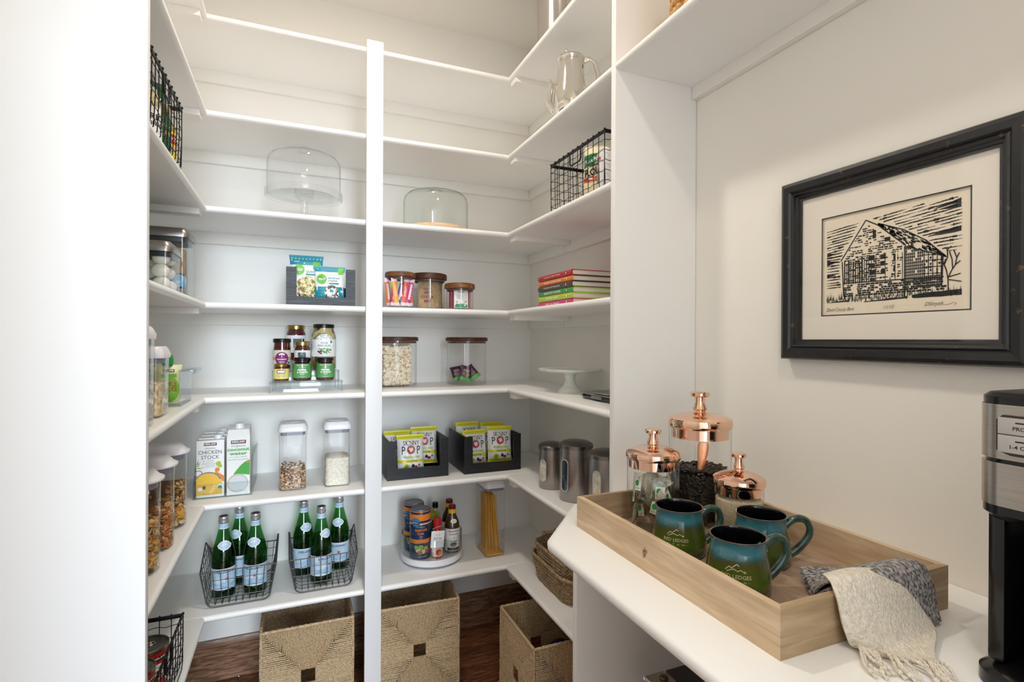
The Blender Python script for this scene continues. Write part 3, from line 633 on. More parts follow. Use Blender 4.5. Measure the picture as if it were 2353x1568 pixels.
disc(a, .030, .112, .007, .003, 4, mp, .0009, 12); disc(a, -.002, .040, .033, .032, 6, mp, .0006, 30); disc(a, -.001, .038, .029, .028, 7, mp, .0009, 30); txt(a, '33.8 FL OZ (1 L)', .04, .002, .013, 5, mp, .001)
a.build('printed_face', [WHT, BLK, RED, M('coconut_green_ink', '45A83C', .45), ORA, GREYI, M('coconut_husk_ink', 'CFC2B0', .5), M('coconut_flesh_ink', 'D5DADF', .4)], t)
NUTS = noisy('granola_base', [(.25, '4A2C1C'), (.5, '9A6B44'), (.8, 'E0C9A8')], 190, .7, kind='cell', b=.5)
RICE = noisy('white_rice', [(.2, 'CFC8B4'), (.5, 'E6E0CE'), (.8, 'F5F1E4')], 420, .7, (1, 1, .6), kind='cell', b=.4)
def x_nuts(t, w, d, h):
    g = MB(); grains(g, 900, w - .014, d - .014, .006, .072, .0042, random.Random(11), 3); 
    for _ in range(90):
        g.ball((random.uniform(-w, w) * .42, random.uniform(-d, d) * .42, .074 + random.uniform(0, .010)), (.0045, .003, .0022), random.randrange(3), 6, 4, Matrix.Rotation(random.uniform(0, 6), 3, 'Z'))
    g.build('granola_pieces', [M('almond_brown', '6E4529', .6), M('oat_tan', 'C9A37A', .7), M('coconut_flake', 'EFE3D0', .6)], t, kind='stuff')
container((-.006, 2.082, S6), 0, .092, .112, .238, 'pop-top container a third full of granola, left of the pair on the sixth shelf', 'block', NUTS, .070, extra=x_nuts)
def x_rice(t, w, d, h):
    g = MB(); grains(g, 900, w - .012, d - .012, .006, .098, .0032, random.Random(4), 2, 'stick'); g.build('rice_grains', [M('rice_white', 'F3EFE2', .6), M('rice_cream', 'DAD2BE', .6)], t, kind='stuff')
container((.146, 2.080, S6), 0, .092, .112, .238, 'pop-top container half full of white rice, next to the white post', 'block', RICE, .104, extra=x_rice)
# water bottles in two grey wire baskets, lowest shelf
grey_basket((-.174, 2.128, S7), 0, .232, .236, 'grey wire basket with three green bottles, the left of the two')
grey_basket((.100, 2.130, S7), 0, .232, .236, 'grey wire basket with three green bottles, beside the white post')
BGLASS = glass('green_bottle_glass', '90D29E', '3E8A4C', .6, .06); BWATER = glass('green_water', '86CC94', '5AA468', .2, .01)
LABB = noisy('pale_blue_label', [(.35, 'AFD2EA'), (.6, 'CBE1F0'), (.8, 'E4EFF6')], 30, .5)
def bottle():
    t = thing('water_bottle', '', 'bottle', (0, 0, 0), 0, 'green mineral water bottles')
    pf = [(.028, .001), (.0350, .004), (.0368, .012), (.0368, .150), (.0360, .168), (.0315, .192), (.0240, .222), (.0175, .250), (.0142, .272), (.0135, .285), (.0150, .288), (.0140, .292)]
    g = MB(); g.lathe([(0, .006), (.018, .004), (.028, .001)] + pf, seg=40); g.build('glass_body', BGLASS, t)
    wv = MB(); wv.lathe([(0, .008)] + [(r - .0022, z + .003) for r, z in pf[1:6]] + [(.0290, .192), (0, .192)], seg=32); wv.build('water', BWATER, t)
    c = MB(); c.lathe([(.0145, .284), (.0160, .2845), (.0165, .292), (.0150, .293), (.0152, .302), (.0160, .303), (.0155, .3085), (0, .3085)], seg=30)
    co = c.build('cap', noisy('silver_cap_metal', [(.3, 'C0C0C2'), (.7, 'DEDEE0')], 40, .35, metal=.7), t)
    k = MB(); k.lathe([(.0125, .3087), (.0120, .3098), (0, .3098)], seg=24); k.build('cap_disc', M('dark_red_cap', '3A0E14', .3), co)
    mp = cylm(.0368, profile(pf)); a = MB(); W = pi * .0368 * .97
    rect(a, -W, W, .038, .118, 0, mp, .0004, 40, 1)
    for z0, z1 in ((.038, .0395), (.1165, .118)): rect(a, -W, W, z0, z1, 1, mp, .0007, 40, 1)
    for c_ in (0, 2):
        dx = 0 if c_ == 0 else .105
        txt(a, 'S.PELLEGRINO', .066, dx, .105, 2, mp, .0009, height=.0095, bold=.025)
        txt(a, 'SAN PELLEGRINO', .060, dx, .094, 4, mp, .0009, height=.003); star(a, dx + .006, .078, .0085, 3, mp, .001)
        txt(a, 'NATURAL MINERAL WATER', .050, dx - .002, .046, 4, mp, .0009, height=.003)
    for i, (z, x) in enumerate(((.062, -.012), (.054, .014))): txt(a, 'S.PELLEGRINO', .058, x, z, 4, mp, .0008, height=.009, bold=.02, rot=10)
    a.build('label', [LABB, WHT, NAVY, M('star_red_ink', 'D8402F', .5), M('mid_blue_ink', '7DB4DE', .5)], t)
    b = MB(); q = cylm(.0260, profile(pf)); dia = [(-.021, .204), (-.016, .213), (-.007, .220), (0, .222), (.007, .220), (.016, .213), (.021, .204), (.016, .195), (.007, .188), (0, .186), (-.007, .188), (-.016, .195)]
    k = .0260
    def q2(u, v, o): return q(u, v, o)
    def fan(s_, m, off):
        P = [(x * s_, .204 + (z - .204) * s_) for x, z in dia]
        for i in range(12):
            for r0, r1 in ((0, .5), (.5, 1)):
                A, B = P[i], P[(i + 1) % 12]; L = lambda p, r_: (p[0] * r_, .204 + (p[1] - .204) * r_)
                pts = [L(A, r0), L(A, r1), L(B, r1), L(B, r0)] if r0 else [(0, .204), L(A, r1), L(B, r1)]
                poly(b, pts, m, q2, off)
    fan(1, 1, .0006); fan(.90, 0, .0009); txt(b, 'S.P', .014, 0, .206, 1, q2, .0013, height=.006, bold=.03); txt(b, 'SINCE 1899', .018, 0, .198, 4, q2, .0013, height=.0022)
    for s in (-1, 1): star(b, s * .0155, .203, .002, 3, q2, .0013)
    b.build('neck_emblem', [LABB, WHT, NAVY, M('star_red_ink'), M('mid_blue_ink')], t)
    n = MB(); q3 = cylm(.0142, profile(pf)); rect(n, -pi * .0142, pi * .0142, .262, .282, 0, q3, .0005, 24, 1)
    for z in (.264, .279): rect(n, -pi * .0142, pi * .0142, z, z + .001, 1, q3, .0008, 24, 1)
    for dx in (-.02, 0, .02): txt(n, 'S.PELLEGRINO', .017, dx, .274, 4, q3, .001, height=.0026, bold=.02); txt(n, '1899 S.P', .012, dx, .268, 4, q3, .001, height=.0022)
    n.build('neck_label', [LABB, WHT, NAVY, RED, M('mid_blue_ink')], t); return t
B0 = bottle()
spots = [(-.229, 2.088, 12, 'front left bottle in the left grey wire basket'), (-.188, 2.190, -26, 'back bottle in the left grey wire basket, between the other two'), (-.128, 2.084, -10, 'front right bottle in the left grey wire basket'),
         (.033, 2.172, 22, 'back left bottle in the grey wire basket by the post'), (.093, 2.078, 34, 'front bottle in the grey wire basket by the post'), (.165, 2.186, -16, 'back right bottle in the grey wire basket by the post')]
for i, (x, y, rz, lb) in enumerate(spots):
    o = B0 if i == 0 else dup(B0, (0, 0, 0), 0, '')
    o.location = (x, y, S7 + .005); o.rotation_euler.z = radians(rz); o.scale = (1.03, 1.03, .905); o['label'] = 'green glass water bottle, ' + lb
seagrass_cube((.046, 2.082, 0), 0, .296, .296, .352, 'tall seagrass basket with a square hole, below the wire baskets of bottles')
# ================================================================ BACK WALL, RIGHT BAY
WLID = wood('acacia_lid', '5A3418', '7C4C28', '9A6538', 7, (2, 14, 14), .45, .15); WLID2 = wood('dark_acacia_lid', '35190B', '4E2A15', '6A4022', 7, (2, 14, 14), .5, .15)
WLITE = wood('pale_board_wood', 'C9A57C', 'DDBD95', 'EBD2B0', 6, (2, 12, 12), .5, .1)
t = thing('glass_cloche', 'low glass cloche dome on a pale round wooden board', 'cake dome', (.530, 2.105, S3))
MB().lathe([(0, 0), (.132, 0), (.134, .004), (.134, .014), (.131, .018), (0, .018)], seg=56).build('board', WLITE, t)
g = MB(); g.lathe([(.128, .0185), (.130, .020), (.130, .120), (.126, .142), (.114, .156), (.09, .164), (.05, .169), (.014, .171), (.012, .172)], seg=64); g.build('dome', glass('thick_glass', 'FCFEFD', 'A9B8B4', .75, .05), t)
g = MB(); g.lathe([(.012, .171), (.009, .177), (.013, .183), (.010, .190), (0, .192)], seg=26); g.build('knob', CLEAR, t)
# jars on the fourth shelf
j = lidjar((.376, 2.045, S4), .052, .14, .0585, .120, .1395, WLID, 'wooden-lidded glass jar of colourful drink mix sticks', group='round wooden-lidded glass jars')
cols = [('D5257F', .1), ('F4A21F', -.25), ('5A3C90', .3), ('EF5A48', .15), ('D81F8C', .22), ('F07E1E', -.05), ('EE7B2A', -.1), ('5A2E86', .05)]
pos = [(-.032, -.026, 'D5257F'), (-.018, -.030, 'F2B32A'), (-.012, -.004, '5B4A96'), (.006, -.036, 'EC5A4A'), (.021, -.030, 'D6228A'), (.036, -.016, 'F0801F'), (-.042, .002, 'E57A2B'), (.028, .010, '5B2B86')]
for i, (x, y, c) in enumerate(pos):
    s = MB(); tl = (-.06, .14, -.22, -.12, -.20, .08, .10, .12)[i]; a = .0095; s.T = Matrix.Translation((x, y, .010)) @ Matrix.Rotation(-tl, 4, 'Y') @ Matrix.Rotation(tl * .3, 4, 'X')
    def sf(u, v): return (u, -.0028 * max(0, 1 - (u / a) ** 2) * min(1, min(v, .106 - v) / .012), v)
    s.grid(sf, 4, 10, 0, -a, a, 0, .106); s.grid(lambda u, v: (u, .0022 * max(0, 1 - (u / a) ** 2) * min(1, min(v, .106 - v) / .012) + .0003, v), 4, 10, 0, -a, a, 0, .106)
    mp = lambda u, v, o: (u, sf(u, v)[1] - o, v)
    rect(s, -a, a, .092, .106, 1, mp, .0003, 4, 2); rect(s, -a, a, 0, .012, 1, mp, .0003, 4, 2)
    if i % 2 == 0: rect(s, -.003, .005, .025, .085, 1, mp, .0004, 2, 6)
    else: txt(s, 'ENERGY', .04, 0, .055, 1, mp, .0006, rot=90, bold=.02)
    if i == 4:
        for k in range(6): stroke(s, [(-a, .02 + .012 * k), (a, .028 + .012 * k)], .003, 1, mp, .0005)
    s.build('drink_stick', [M('stick_' + ['pink', 'yellow', 'purple', 'coral', 'magenta', 'orange', 'amber', 'violet'][i], c, .4), M('stick_white', 'F3DCE8' if i in (0, 4) else 'F2E6D4', .45)], j, fix=False)
j = lidjar((.503, 2.110, S4), .066, .14, .0735, .123, .147, WLID2, 'wide dark wooden-lidded glass jar of brown hot cocoa packets', group='round wooden-lidded glass jars')
KRAFT = noisy('kraft_paper', [(.3, '9C8058'), (.7, 'B99C72')], 50, .6, b=.2)
for i in range(6):
    s = MB(); mp, mk = bag(s, .080 if i < 2 else .072, .108, .010, pinch=.006); ww = .080 if i < 2 else .072
    s.T = Matrix.Translation((-.012 + .009 * i, -.030 + .0135 * i, .008)) @ Matrix.Rotation(radians(-4), 4, 'X') @ Matrix.Rotation(radians(-14 if i else 4), 4, 'Z')
    s.grid(lambda u, v: mp(u, v, 0), 8, 12, 0, -ww / 2, ww / 2, 0, .108); s.grid(lambda u, v: mk(u, v, 0), 8, 12, 0, -ww / 2, ww / 2, 0, .108)
    txt(s, 'ORGANIC', .038, 0, .076, 1, mp, .001, bold=.01); txt(s, 'HOT', .034, 0, .061, 1, mp, .001, height=.011, bold=.03); txt(s, 'COCOA', .054, 0, .044, 1, mp, .001, height=.011, bold=.03); txt(s, 'MIX', .032, 0, .027, 1, mp, .001, height=.011, bold=.03)
    s.build('cocoa_packet', [KRAFT, DRED], j, fix=False)
j = lidjar((.618, 2.052, S4), .0545, .11, .0610, .086, .108, WLID, 'low wooden-lidded glass jar of white and green tea sachets', group='round wooden-lidded glass jars')
for i in range(7):
    s = MB(); s.T = Matrix.Translation((-.004 + .006 * (i > 0) * i * .3, -.034 + .010 * i, .008)) @ Matrix.Rotation(radians(-3), 4, 'X')
    s.cbox(-.029, .029, 0, .006, 0, .074, .001)
    if i == 0:
        mp = flat(0); txt(s, 'TAZO', .028, -.002, .064, 1, mp, bold=.01)
        for k in range(5): stroke(s, [(-.019, .054 - .004 * k), (.002 + .004 * (k % 3), .054 - .004 * k)], .0008, 1, mp)
        poly(s, [(-.026, .002), (.026, .002), (.026, .016), (.018, .012), (.012, .019), (.004, .015), (-.002, .020), (-.010, .014), (-.018, .018), (-.026, .010)], 2, mp)
        disc(s, .014, .011, .004, .003, 0, mp, .0008); disc(s, -.018, .024, .004, .002, 1, mp); disc(s, .018, .025, .003, .003, 1, mp)
    s.build('tea_sachet', [WHITEP, GREYI, M('wave_green_ink', '3B9A78', .5)], j)
for i in range(3):
    s = MB(); s.T = Matrix.Translation((-.038 + .0, -.018 + .009 * i, .008)); s.cbox(-.006, .006, 0, .005, 0, .068, .001); s.build('tea_sachet', M('tea_maroon', '8E2A44', .45), j)
for i in range(2):
    s = MB(); s.T = Matrix.Translation((.040, -.012 + .010 * i, .008)); s.cbox(-.004, .004, 0, .005, 0, .070, .001); s.build('tea_sachet', M('tea_rose', 'C98A92', .45), j)
# jars on the fifth shelf
PUFF = noisy('puffed_grain', [(.2, 'C7A36E'), (.45, 'E8D9B8'), (.8, 'FBF5E6')], 130, .7, kind='cell', b=.9, bd=.004)
j = lidjar((.386, 2.192, S5), .085, .19, .0915, .186, .203, WLID2, 'tall flat-wooden-lidded glass jar of puffed rice bars, by the white post', group='tall flat-wooden-lidded glass jars')
rn = random.Random(2)
for (x, y, a, hh, z0, rz, d) in ((-.034, -.034, .026, .120, .008, 12, .014), (.022, -.036, .031, .122, .008, -6, .014), (-.02, .03, .03, .120, .008, 0, .014), (.045, .015, .026, .12, .008, 70, .013), (-.055, .0, .026, .12, .008, 88, .013), (-.006, -.018, .060, .036, .131, -3, .030)):
    s = MB(); s.T = Matrix.Translation((x, y, z0)) @ Matrix.Rotation(radians(rz), 4, 'Z'); s.cbox(-a, a, -d, d, 0, hh, .004)
    for _ in range(260):
        f = rn.randrange(3); u = rn.uniform(-1, 1); v = rn.random()
        p = (u * a, -d, v * hh) if f == 0 else ((a if u > 0 else -a, rn.uniform(-d, d), v * hh) if f == 1 else (u * a, rn.uniform(-d, d), hh if v > .3 else 0))
        s.ball(p, (.0032, .0028, .0030), rn.randrange(2), 5, 3)
    s.build('puffed_rice_bar', [PUFF, M('puffed_rice_light', 'F6EDD8', .7)], j)
j = lidjar((.694, 2.198, S5), .085, .19, .0915, .186, .203, WLID2, 'tall flat-wooden-lidded glass jar nearly empty, with small wrapped snacks', group='tall flat-wooden-lidded glass jars')
SN = [M('snack_purple', '4A1C48', .3), M('snack_green', '52B04A', .35), noisy('snack_photo', [(.3, '6A5044'), (.7, '9A8470')], 90, .4), M('snack_orange', 'C8762C', .35), WHT]
for (x, y, z, rx, ry, rz) in ((-.020, -.040, .014, -18, 14, 4), (.036, -.030, .024, -30, -38, -8), (-.030, .006, .014, -30, -10, 0), (.012, -.010, .018, -64, 20, 20)):
    s = MB(); mp, mk = bag(s, .052, .070, .014, pinch=.006); s.T = Matrix.Translation((x, y, z)) @ Matrix.Rotation(radians(rz), 4, 'Z') @ Matrix.Rotation(radians(ry), 4, 'Y') @ Matrix.Rotation(radians(rx), 4, 'X')
    s.grid(lambda u, v: mp(u, v, 0), 8, 10, 0, -.026, .026, 0, .07); s.grid(lambda u, v: mk(u, v, 0), 8, 10, 0, -.026, .026, 0, .07)
    rect(s, -.026, .026, 0, .016, 1, mp, .0006, 6, 2); disc(s, 0, .030, .018, .012, 2, mp, .0006); txt(s, 'ORGANIC', .03, 0, .052, 3, mp, .0008, bold=.02); txt(s, 'SNACK', .03, 0, .046, 4, mp, .0008)
    s.build('wrapped_snack', SN, j, fix=False)
# black bins of popcorn on the sixth shelf
cutbin((.447, 2.030, S6), 0, .241, .235, .150, -.086, .088, .042, BWOOD2, 'black wooden bin of popcorn bags, the left one beside the post')
cutbin((.754, 2.020, S6), 0, .247, .235, .150, -.088, .090, .040, BWOOD2, 'black wooden bin of popcorn bags, the right one in the corner')
BAGW = noisy('white_foil_bag', [(.3, 'E2E3E6'), (.7, 'F7F7F8')], 12, .33, b=.35, bd=.006, bscale=18)
def popbag():
    t = thing('popcorn_bag', '', 'bag', (0, 0, 0), 0, 'small white and yellow popcorn bags'); w, h = .112, .152; s = MB(); mp, mk = bag(s, w, h, .040, pinch=.008)
    s.grid(lambda u, v: mp(u, v, 0), 18, 22, 0, -w / 2, w / 2, 0, h); s.grid(lambda u, v: mk(u, v, 0), 12, 16, 0, -w / 2, w / 2, 0, h); s.build('bag_body', BAGW, t)
    a = MB(); rect(a, -w / 2, w / 2, h * .885, h, 1, mp, .0005, 14, 3); rect(a, -w / 2, w / 2, h * .925, h * .94, 2, mp, .0009, 14, 1); rect(a, -w / 2, w / 2, 0, h * .10, 1, mp, .0005, 14, 3)
    txt(a, 'SKINNY', .068, 0, h * .785, 3, mp, .0010, height=.018); txt(a, 'P', .014, -.033, h * .60, 3, mp, .0010, height=.031); txt(a, 'P', .014, .031, h * .60, 3, mp, .0010, height=.031)
    ringp(a, -.002, h * .61, .0150, .0168, 3, mp, .0011); disc(a, -.002, h * .61, .0142, .0142, 4, mp, .0009); 
    for dx, dy, r_ in ((-.005, .003, .0045), (.004, .004, .0045), (0, -.004, .005), (.006, -.002, .003)): disc(a, -.002 + dx, h * .61 + dy, r_, r_, 5, mp, .0013, 12)
    txt(a, 'POPCORN', .068, 0, h * .42, 2, mp, .0010, height=.0095, bold=.04); rect(a, -w / 2, w / 2, h * .28, h * .355, 1, mp, .0006, 14, 2); txt(a, 'WHITE CHEDDAR', .046, 0, h * .318, 3, mp, .0010, height=.006, bold=.03)
    disc(a, -.022, h * .17, .012, .012, 2, mp, .0008); txt(a, '60', .011, -.022, h * .18, 3, mp, .0012, bold=.02); txt(a, 'CALORIES', .014, -.022, h * .135, 3, mp, .0012)
    disc(a, .006, h * .20, .0065, .0065, 6, mp, .0008); disc(a, .018, h * .16, .008, .006, 4, mp, .0008); disc(a, .032, h * .21, .005, .0045, 7, mp, .0008)
    a.build('printed_face', [WHT, M('popcorn_yellow', 'E2DC2E', .4), M('popcorn_lime', 'B9CE28', .4), M('pop_black_ink', '2A2A33', .5), M('pop_red_ink', 'C6303A', .45), M('pop_cream_ink', 'F2DDC4', .5), NAVY, GREYI], t, fix=False); return t
P0 = popbag(); P0.location = (.428, 2.082, S6 + .010); P0['label'] = 'popcorn bag at the front of the bin beside the post'
for (x, y, z, rz, lb) in ((.390, 2.150, .018, 3, 'popcorn bag at the back left of the bin beside the post'), (.500, 2.160, .026, -3, 'popcorn bag at the back right of the bin beside the post'),
                          (.696, 2.170, .034, 6, 'popcorn bag at the back left of the corner bin'), (.700, 2.092, .012, 5, 'popcorn bag at the front left of the corner bin'), (.810, 2.088, .022, -6, 'popcorn bag at the front right of the corner bin'), (.812, 2.182, .026, 3, 'popcorn bag behind the front right one in the corner bin')):
    o = dup(P0, (x, y, S6 + z), rz, lb)
    o.rotation_euler.x = radians(-7)
P0.rotation_euler.x = radians(-8)
# turntable and pasta on the lowest shelf
t = thing('turntable', 'clear-walled white turntable crowded with cans and sauce bottles', 'turntable', (.530, 2.146, S7))
MB().lathe([(0, .0), (.118, .0), (.121, .005), (.119, .008)], seg=56).build('foot_ring', M('turntable_grey', '8A93A0', .4), t)
MB().lathe([(0, .0085), (.122, .0085), (.1265, .012), (.1265, .032), (.124, .035), (0, .030)], seg=64).build('tray', WHITEPL, t)
w_ = MB(); w_.lathe([(.1225, .034), (.1225, .112), (.1238, .113), (.1245, .112), (.1245, .034)], seg=64)
for k in range(3): an = radians(-60 + 120 * k); w_.T = Matrix.Rotation(an, 4, 'Z'); w_.box(.06, .121, -.001, .001, .031, .095); w_.T = None
w_.build('clear_wall', ACRYL, t)
TZ = S7 + .0325
def tuna():
    t = thing('tuna_stack', '', 'can stack', (0, 0, 0), 0, 'shrink-wrapped stacks of tuna cans'); r = .0420; pf = []
    for k in range(4): z = .048 * k; pf += [(r * .96, z + .001), (r, z + .004), (r, z + .042), (r * .965, z + .047)]
    H = .193; b = MB(); b.lathe([(0, .001)] + pf + [(r * .93, H), (0, H)], seg=44); b.build('wrapped_cans', M('tuna_navy', '1D3158', .3), t)
    tp = MB(); tp.lathe([(.020, H + .0008), (.034, H + .0008), (.037, H + .003), (.039, H - .001)], seg=36); tp.lathe([(0, H + .0004), (.034, H + .0006)], seg=36); tp.build('can_top', M('tuna_can_top', '8C949C', .35, .7), t)
    mp = cylm(r, profile(pf)); a = MB(); W = pi * r * .995
    rect(a, -W, W, .143, .192, 1, mp, .0004, 44, 3); rect(a, -W, W, .1405, .1425, 0, mp, .0005, 44, 1); rect(a, -W, W, .066, .082, 1, mp, .0004, 44, 1)
    disc(a, -.028, .150, .019, .017, 5, mp, .0008); rect(a, -.046, -.012, .142, .152, 4, mp, .0011, 6); txt(a, 'Wild Planet', .030, -.029, .147, 0, mp, .0014, bold=.03, height=.006)
    txt(a, 'POLE & LINE CAUGHT', .038, -.008, .131, 3, mp, .0008, height=.0035, bold=.02); txt(a, 'ALBACORE', .050, -.006, .119, 1, mp, .0008, height=.010, bold=.03); txt(a, 'TUNA', .028, -.008, .105, 1, mp, .0008, height=.010, bold=.03)
    for i in range(4): txt(a, '365 mg omega', .020, .035, .134 - .007 * i, 3, mp, .0008)
    txt(a, 'WILD CAUGHT ALBACORE TUNA', .036, -.006, .074, 2, mp, .0008)
    for i, (x, z, m) in enumerate(((-.018, .040, 6), (.002, .034, 6), (-.006, .052, 7), (.014, .046, 7), (.020, .036, 8), (-.024, .050, 7), (-.010, .030, 9))): disc(a, x, z, .010, .009, m, mp, .0008 + .0001 * i, 14)
    txt(a, 'NET WT 5 OZ', .034, 0, .014, 2, mp, .0008, bold=.02)
    a.build('wrapper_print', [WHT, M('tuna_orange', 'E8862A', .35), M('pale_ink', 'D9E0E8', .5), LIME, BLK, M('planet_blue', '3B7FB8', .4), M('tuna_meat_ink', 'E4C4A0', .5), M('lettuce_ink', '8DB53C', .5), RED, M('salad_brown_ink', 'A86A3A', .5)], t); return t
T0 = tuna(); T0.location = (.470, 2.096, TZ); T0['label'] = 'front stack of shrink-wrapped tuna cans on the turntable'
dup(T0, (.464, 2.189, TZ), -12, 'rear left stack of shrink-wrapped tuna cans on the turntable')
def sauce(loc, pf, water, lid, z1, lidr, draw, mats, label, name='sauce_bottle', rz=0, glassm=None):
    t = thing(name, label, 'bottle', loc, rz, 'condiments on the turntable')
    g = MB(); g.lathe([(0, .001)] + pf, seg=36); g.build('glass_body', glassm or CLEAR, t)
    f = MB(); f.lathe([(0, .002)] + [(r - .0012, z) for r, z in pf if z < z1 * .92] + [(0, [z for r, z in pf if z < z1 * .92][-1] + .001)], seg=32); f.build('contents', water, t)
    l = MB(); z0 = pf[-1][1] - .012; l.lathe([(0, z0), (lidr, z0), (lidr, z1 - .002), (lidr - .002, z1), (0, z1)], seg=30); l.build('cap', lid, t)
    if draw: a = MB(); draw(a, cylm(max(r for r, z in pf), profile(pf))); a.build('label', mats, t)
    return t
pfb = [(.028, .001), (.031, .006), (.031, .105), (.0285, .125), (.018, .150), (.0135, .165), (.0130, .185)]
def d_bri(a, mp):
    W = pi * .031 * .9; rect(a, -W, W, .010, .104, 0, mp, .0005, 30, 2); rect(a, -.028, .028, .014, .026, 3, mp, .0008, 10)
    rect(a, -W, W, .010, .012, 1, mp, .0009, 30); rect(a, -W, W, .102, .104, 1, mp, .0009, 30)
    txt(a, 'BRIANNAS', .046, 0, .092, 1, mp, .0009, height=.008, bold=.01); txt(a, 'MARINADES', .040, 0, .080, 2, mp, .0009, height=.0055, bold=.02)
    disc(a, 0, .066, .0015, .0015, 2, mp, .001, 8)
    for i in range(7): stroke(a, [(-.020 + .006 * i, .056), (-.012 + .004 * i, .048), (.002 + .002 * i, .052)], .0012, 1, mp, .0009)
    disc(a, -.002, .038, .014, .009, 4, mp, .0009, 20); disc(a, -.002, .042, .014, .003, 1, mp, .0011, 18); stroke(a, [(-.012, .036), (-.004, .031), (.008, .033)], .0012, 1, mp, .0012)
    disc(a, 0, .132, .016, .008, 0, mp, .0008, 20); txt(a, 'GARLIC', .016, 0, .132, 1, mp, .0012, height=.0035)
MB_ = [WHT, M('bri_ink', '2E2430', .5), DRED, M('bri_purple_ink', '4A2A4E', .5), M('onion_ink', '8A8480', .5)]
BROWNS = M('brown_marinade', '4C3520', .2, coat=.5); CAPR = M('dark_red_foil', '6A1420', .3)
def neckband(t, r, z0, z1, m): MB().lathe([(r, z0), (r + .0006, z0), (r + .0006, z1), (r, z1)], seg=30).build('neck_band', m, t)
x1 = sauce((.603, 2.098, TZ), pfb, BROWNS, CAPR, .192, .0150, d_bri, MB_, 'white-labelled marinade bottle with a dark red cap at the front of the turntable'); neckband(x1, .0146, .160, .177, M('yellow_neck', 'E6C42A', .4))
x2 = sauce((.613, 2.178, TZ), pfb, M('dark_marinade', '2C1C14', .2, coat=.5), CAPR, .192, .0150, d_bri, MB_, 'darker marinade bottle with a dark red cap, behind the front one'); neckband(x2, .0146, .160, .177, M('yellow_neck'))
sauce((.558, 2.204, TZ), [(.020, .001), (.022, .005), (.022, .110), (.018, .135), (.0115, .150), (.0112, .168)], M('pale_vinaigrette', 'B8A67C', .2, coat=.5), BLACKPL, .178, .0130, None, None, 'slim pale dressing bottle with a black cap')
def d_grn(a, mp): rect(a, -.06, .06, .020, .080, 0, mp, .0005, 20); txt(a, 'OLIVES', .03, 0, .055, 1, mp, .0009)
tt = sauce((.529, 2.156, TZ), [(.026, .001), (.0280, .005), (.0280, .120), (.025, .132), (.023, .140)], M('olive_green_fill', '3E4A24', .25, coat=.4), M('lime_green_lid', '9AA832', .35), .152, .0270, d_grn, [M('dark_olive_label', '2E3A22', .5), LIME], 'lime-green-lidded jar between the tuna and the hot sauce', 'food_jar')
def d_hot(a, mp): rect(a, -.045, .045, .010, .080, 0, mp, .0005, 20); disc(a, 0, .028, .011, .012, 1, mp, .0008); disc(a, .004, .024, .006, .007, 3, mp, .0011); txt(a, 'SALSA', .024, 0, .060, 1, mp, .0008)
t = sauce((.531, 2.060, TZ), [(.0200, .001), (.0215, .004), (.0215, .092), (.017, .106), (.0125, .118), (.0120, .128)], M('red_hot_sauce', 'A22A18', .2, coat=.6), M('bright_red_cap', 'C01A24', .3), .160, .0150, d_hot, [M('pale_sauce_label', 'E8C8B0', .5), RED, WHT, ORA], 'small red-capped hot sauce bottle with a white gift tag')
g = MB(); g.T = Matrix.Translation((-.008, -.0275, .050)) @ Matrix.Rotation(radians(4), 4, 'Y'); g.cbox(-.027, .027, 0, .0006, 0, .066, .0002); mp = flat(0)
txt(g, 'Spicing', .036, 0, .036, 1, mp, .0003, shear=.5); txt(g, 'YOU ARE', .02, 0, .050, 1, mp, .0003, height=.003); txt(g, 'up my life', .026, 0, .022, 1, mp, .0003, height=.003); g.build('gift_tag', [WHITEP, GREYI], t)
g = MB(); g.tube([(-.016, -.029, .114), (-.024, -.020, .124), (0, -.0165, .128), (.016, -.010, .128)], .0006, 5); g.build('tag_string', WHITEP, t)
PASTA = M('spaghetti', 'D9A440', .4)
def x_pasta(t, w, d, h):
    g = MB(); rn = random.Random(8)
    for i in range(190):
        x = rn.uniform(-.030, .030); y = rn.uniform(-.052, .052); z1 = .252 + rn.uniform(-.004, .004); lean = -.012 - .10 * max(0, (y + .05)) * .2
        s = rn.uniform(-.006, .006); g.tube([(x, y, .006), (x * .62 + s - .012, y * .75, z1)], .00125, 5)
    g.build('spaghetti_strands', [PASTA], t, kind='stuff')
container((.778, 2.115, S7), 0, .088, .135, .316, 'tall pop-top container of spaghetti in the corner of the lowest shelf', 'block', PASTA, .012, extra=x_pasta)
seagrass_cube((.441, 2.088, 0), -2.5, .298, .296, .348, 'tall seagrass basket with a square hole, between the post and the corner')
# ================================================================ RIGHT WALL
BR = noisy('brushed_canister_steel', [(.35, 'A19B97'), (.65, 'ADA7A3')], 12, .32, (1, 1, 60), metal=1)
t = thing('steel_canister', 'tall shiny steel cylinder on the top right shelf', 'canister', (.930, 1.80, S1)); g = MB(); g.lathe([(0, 0), (.076, 0), (.080, .004), (.080, .300), (.0815, .302), (.0815, .315), (.078, .318), (0, .322)], seg=56); g.build('canister_body', M('polished_steel', 'CFCAC4', .16, 1), t)
g = MB(); g.tube([(.0812 * cos(a), .0812 * sin(a), .010) for a in [2 * pi * i / 40 for i in range(40)]], .003, 6, closed=True); g.build('base_ring', CHROME, t)
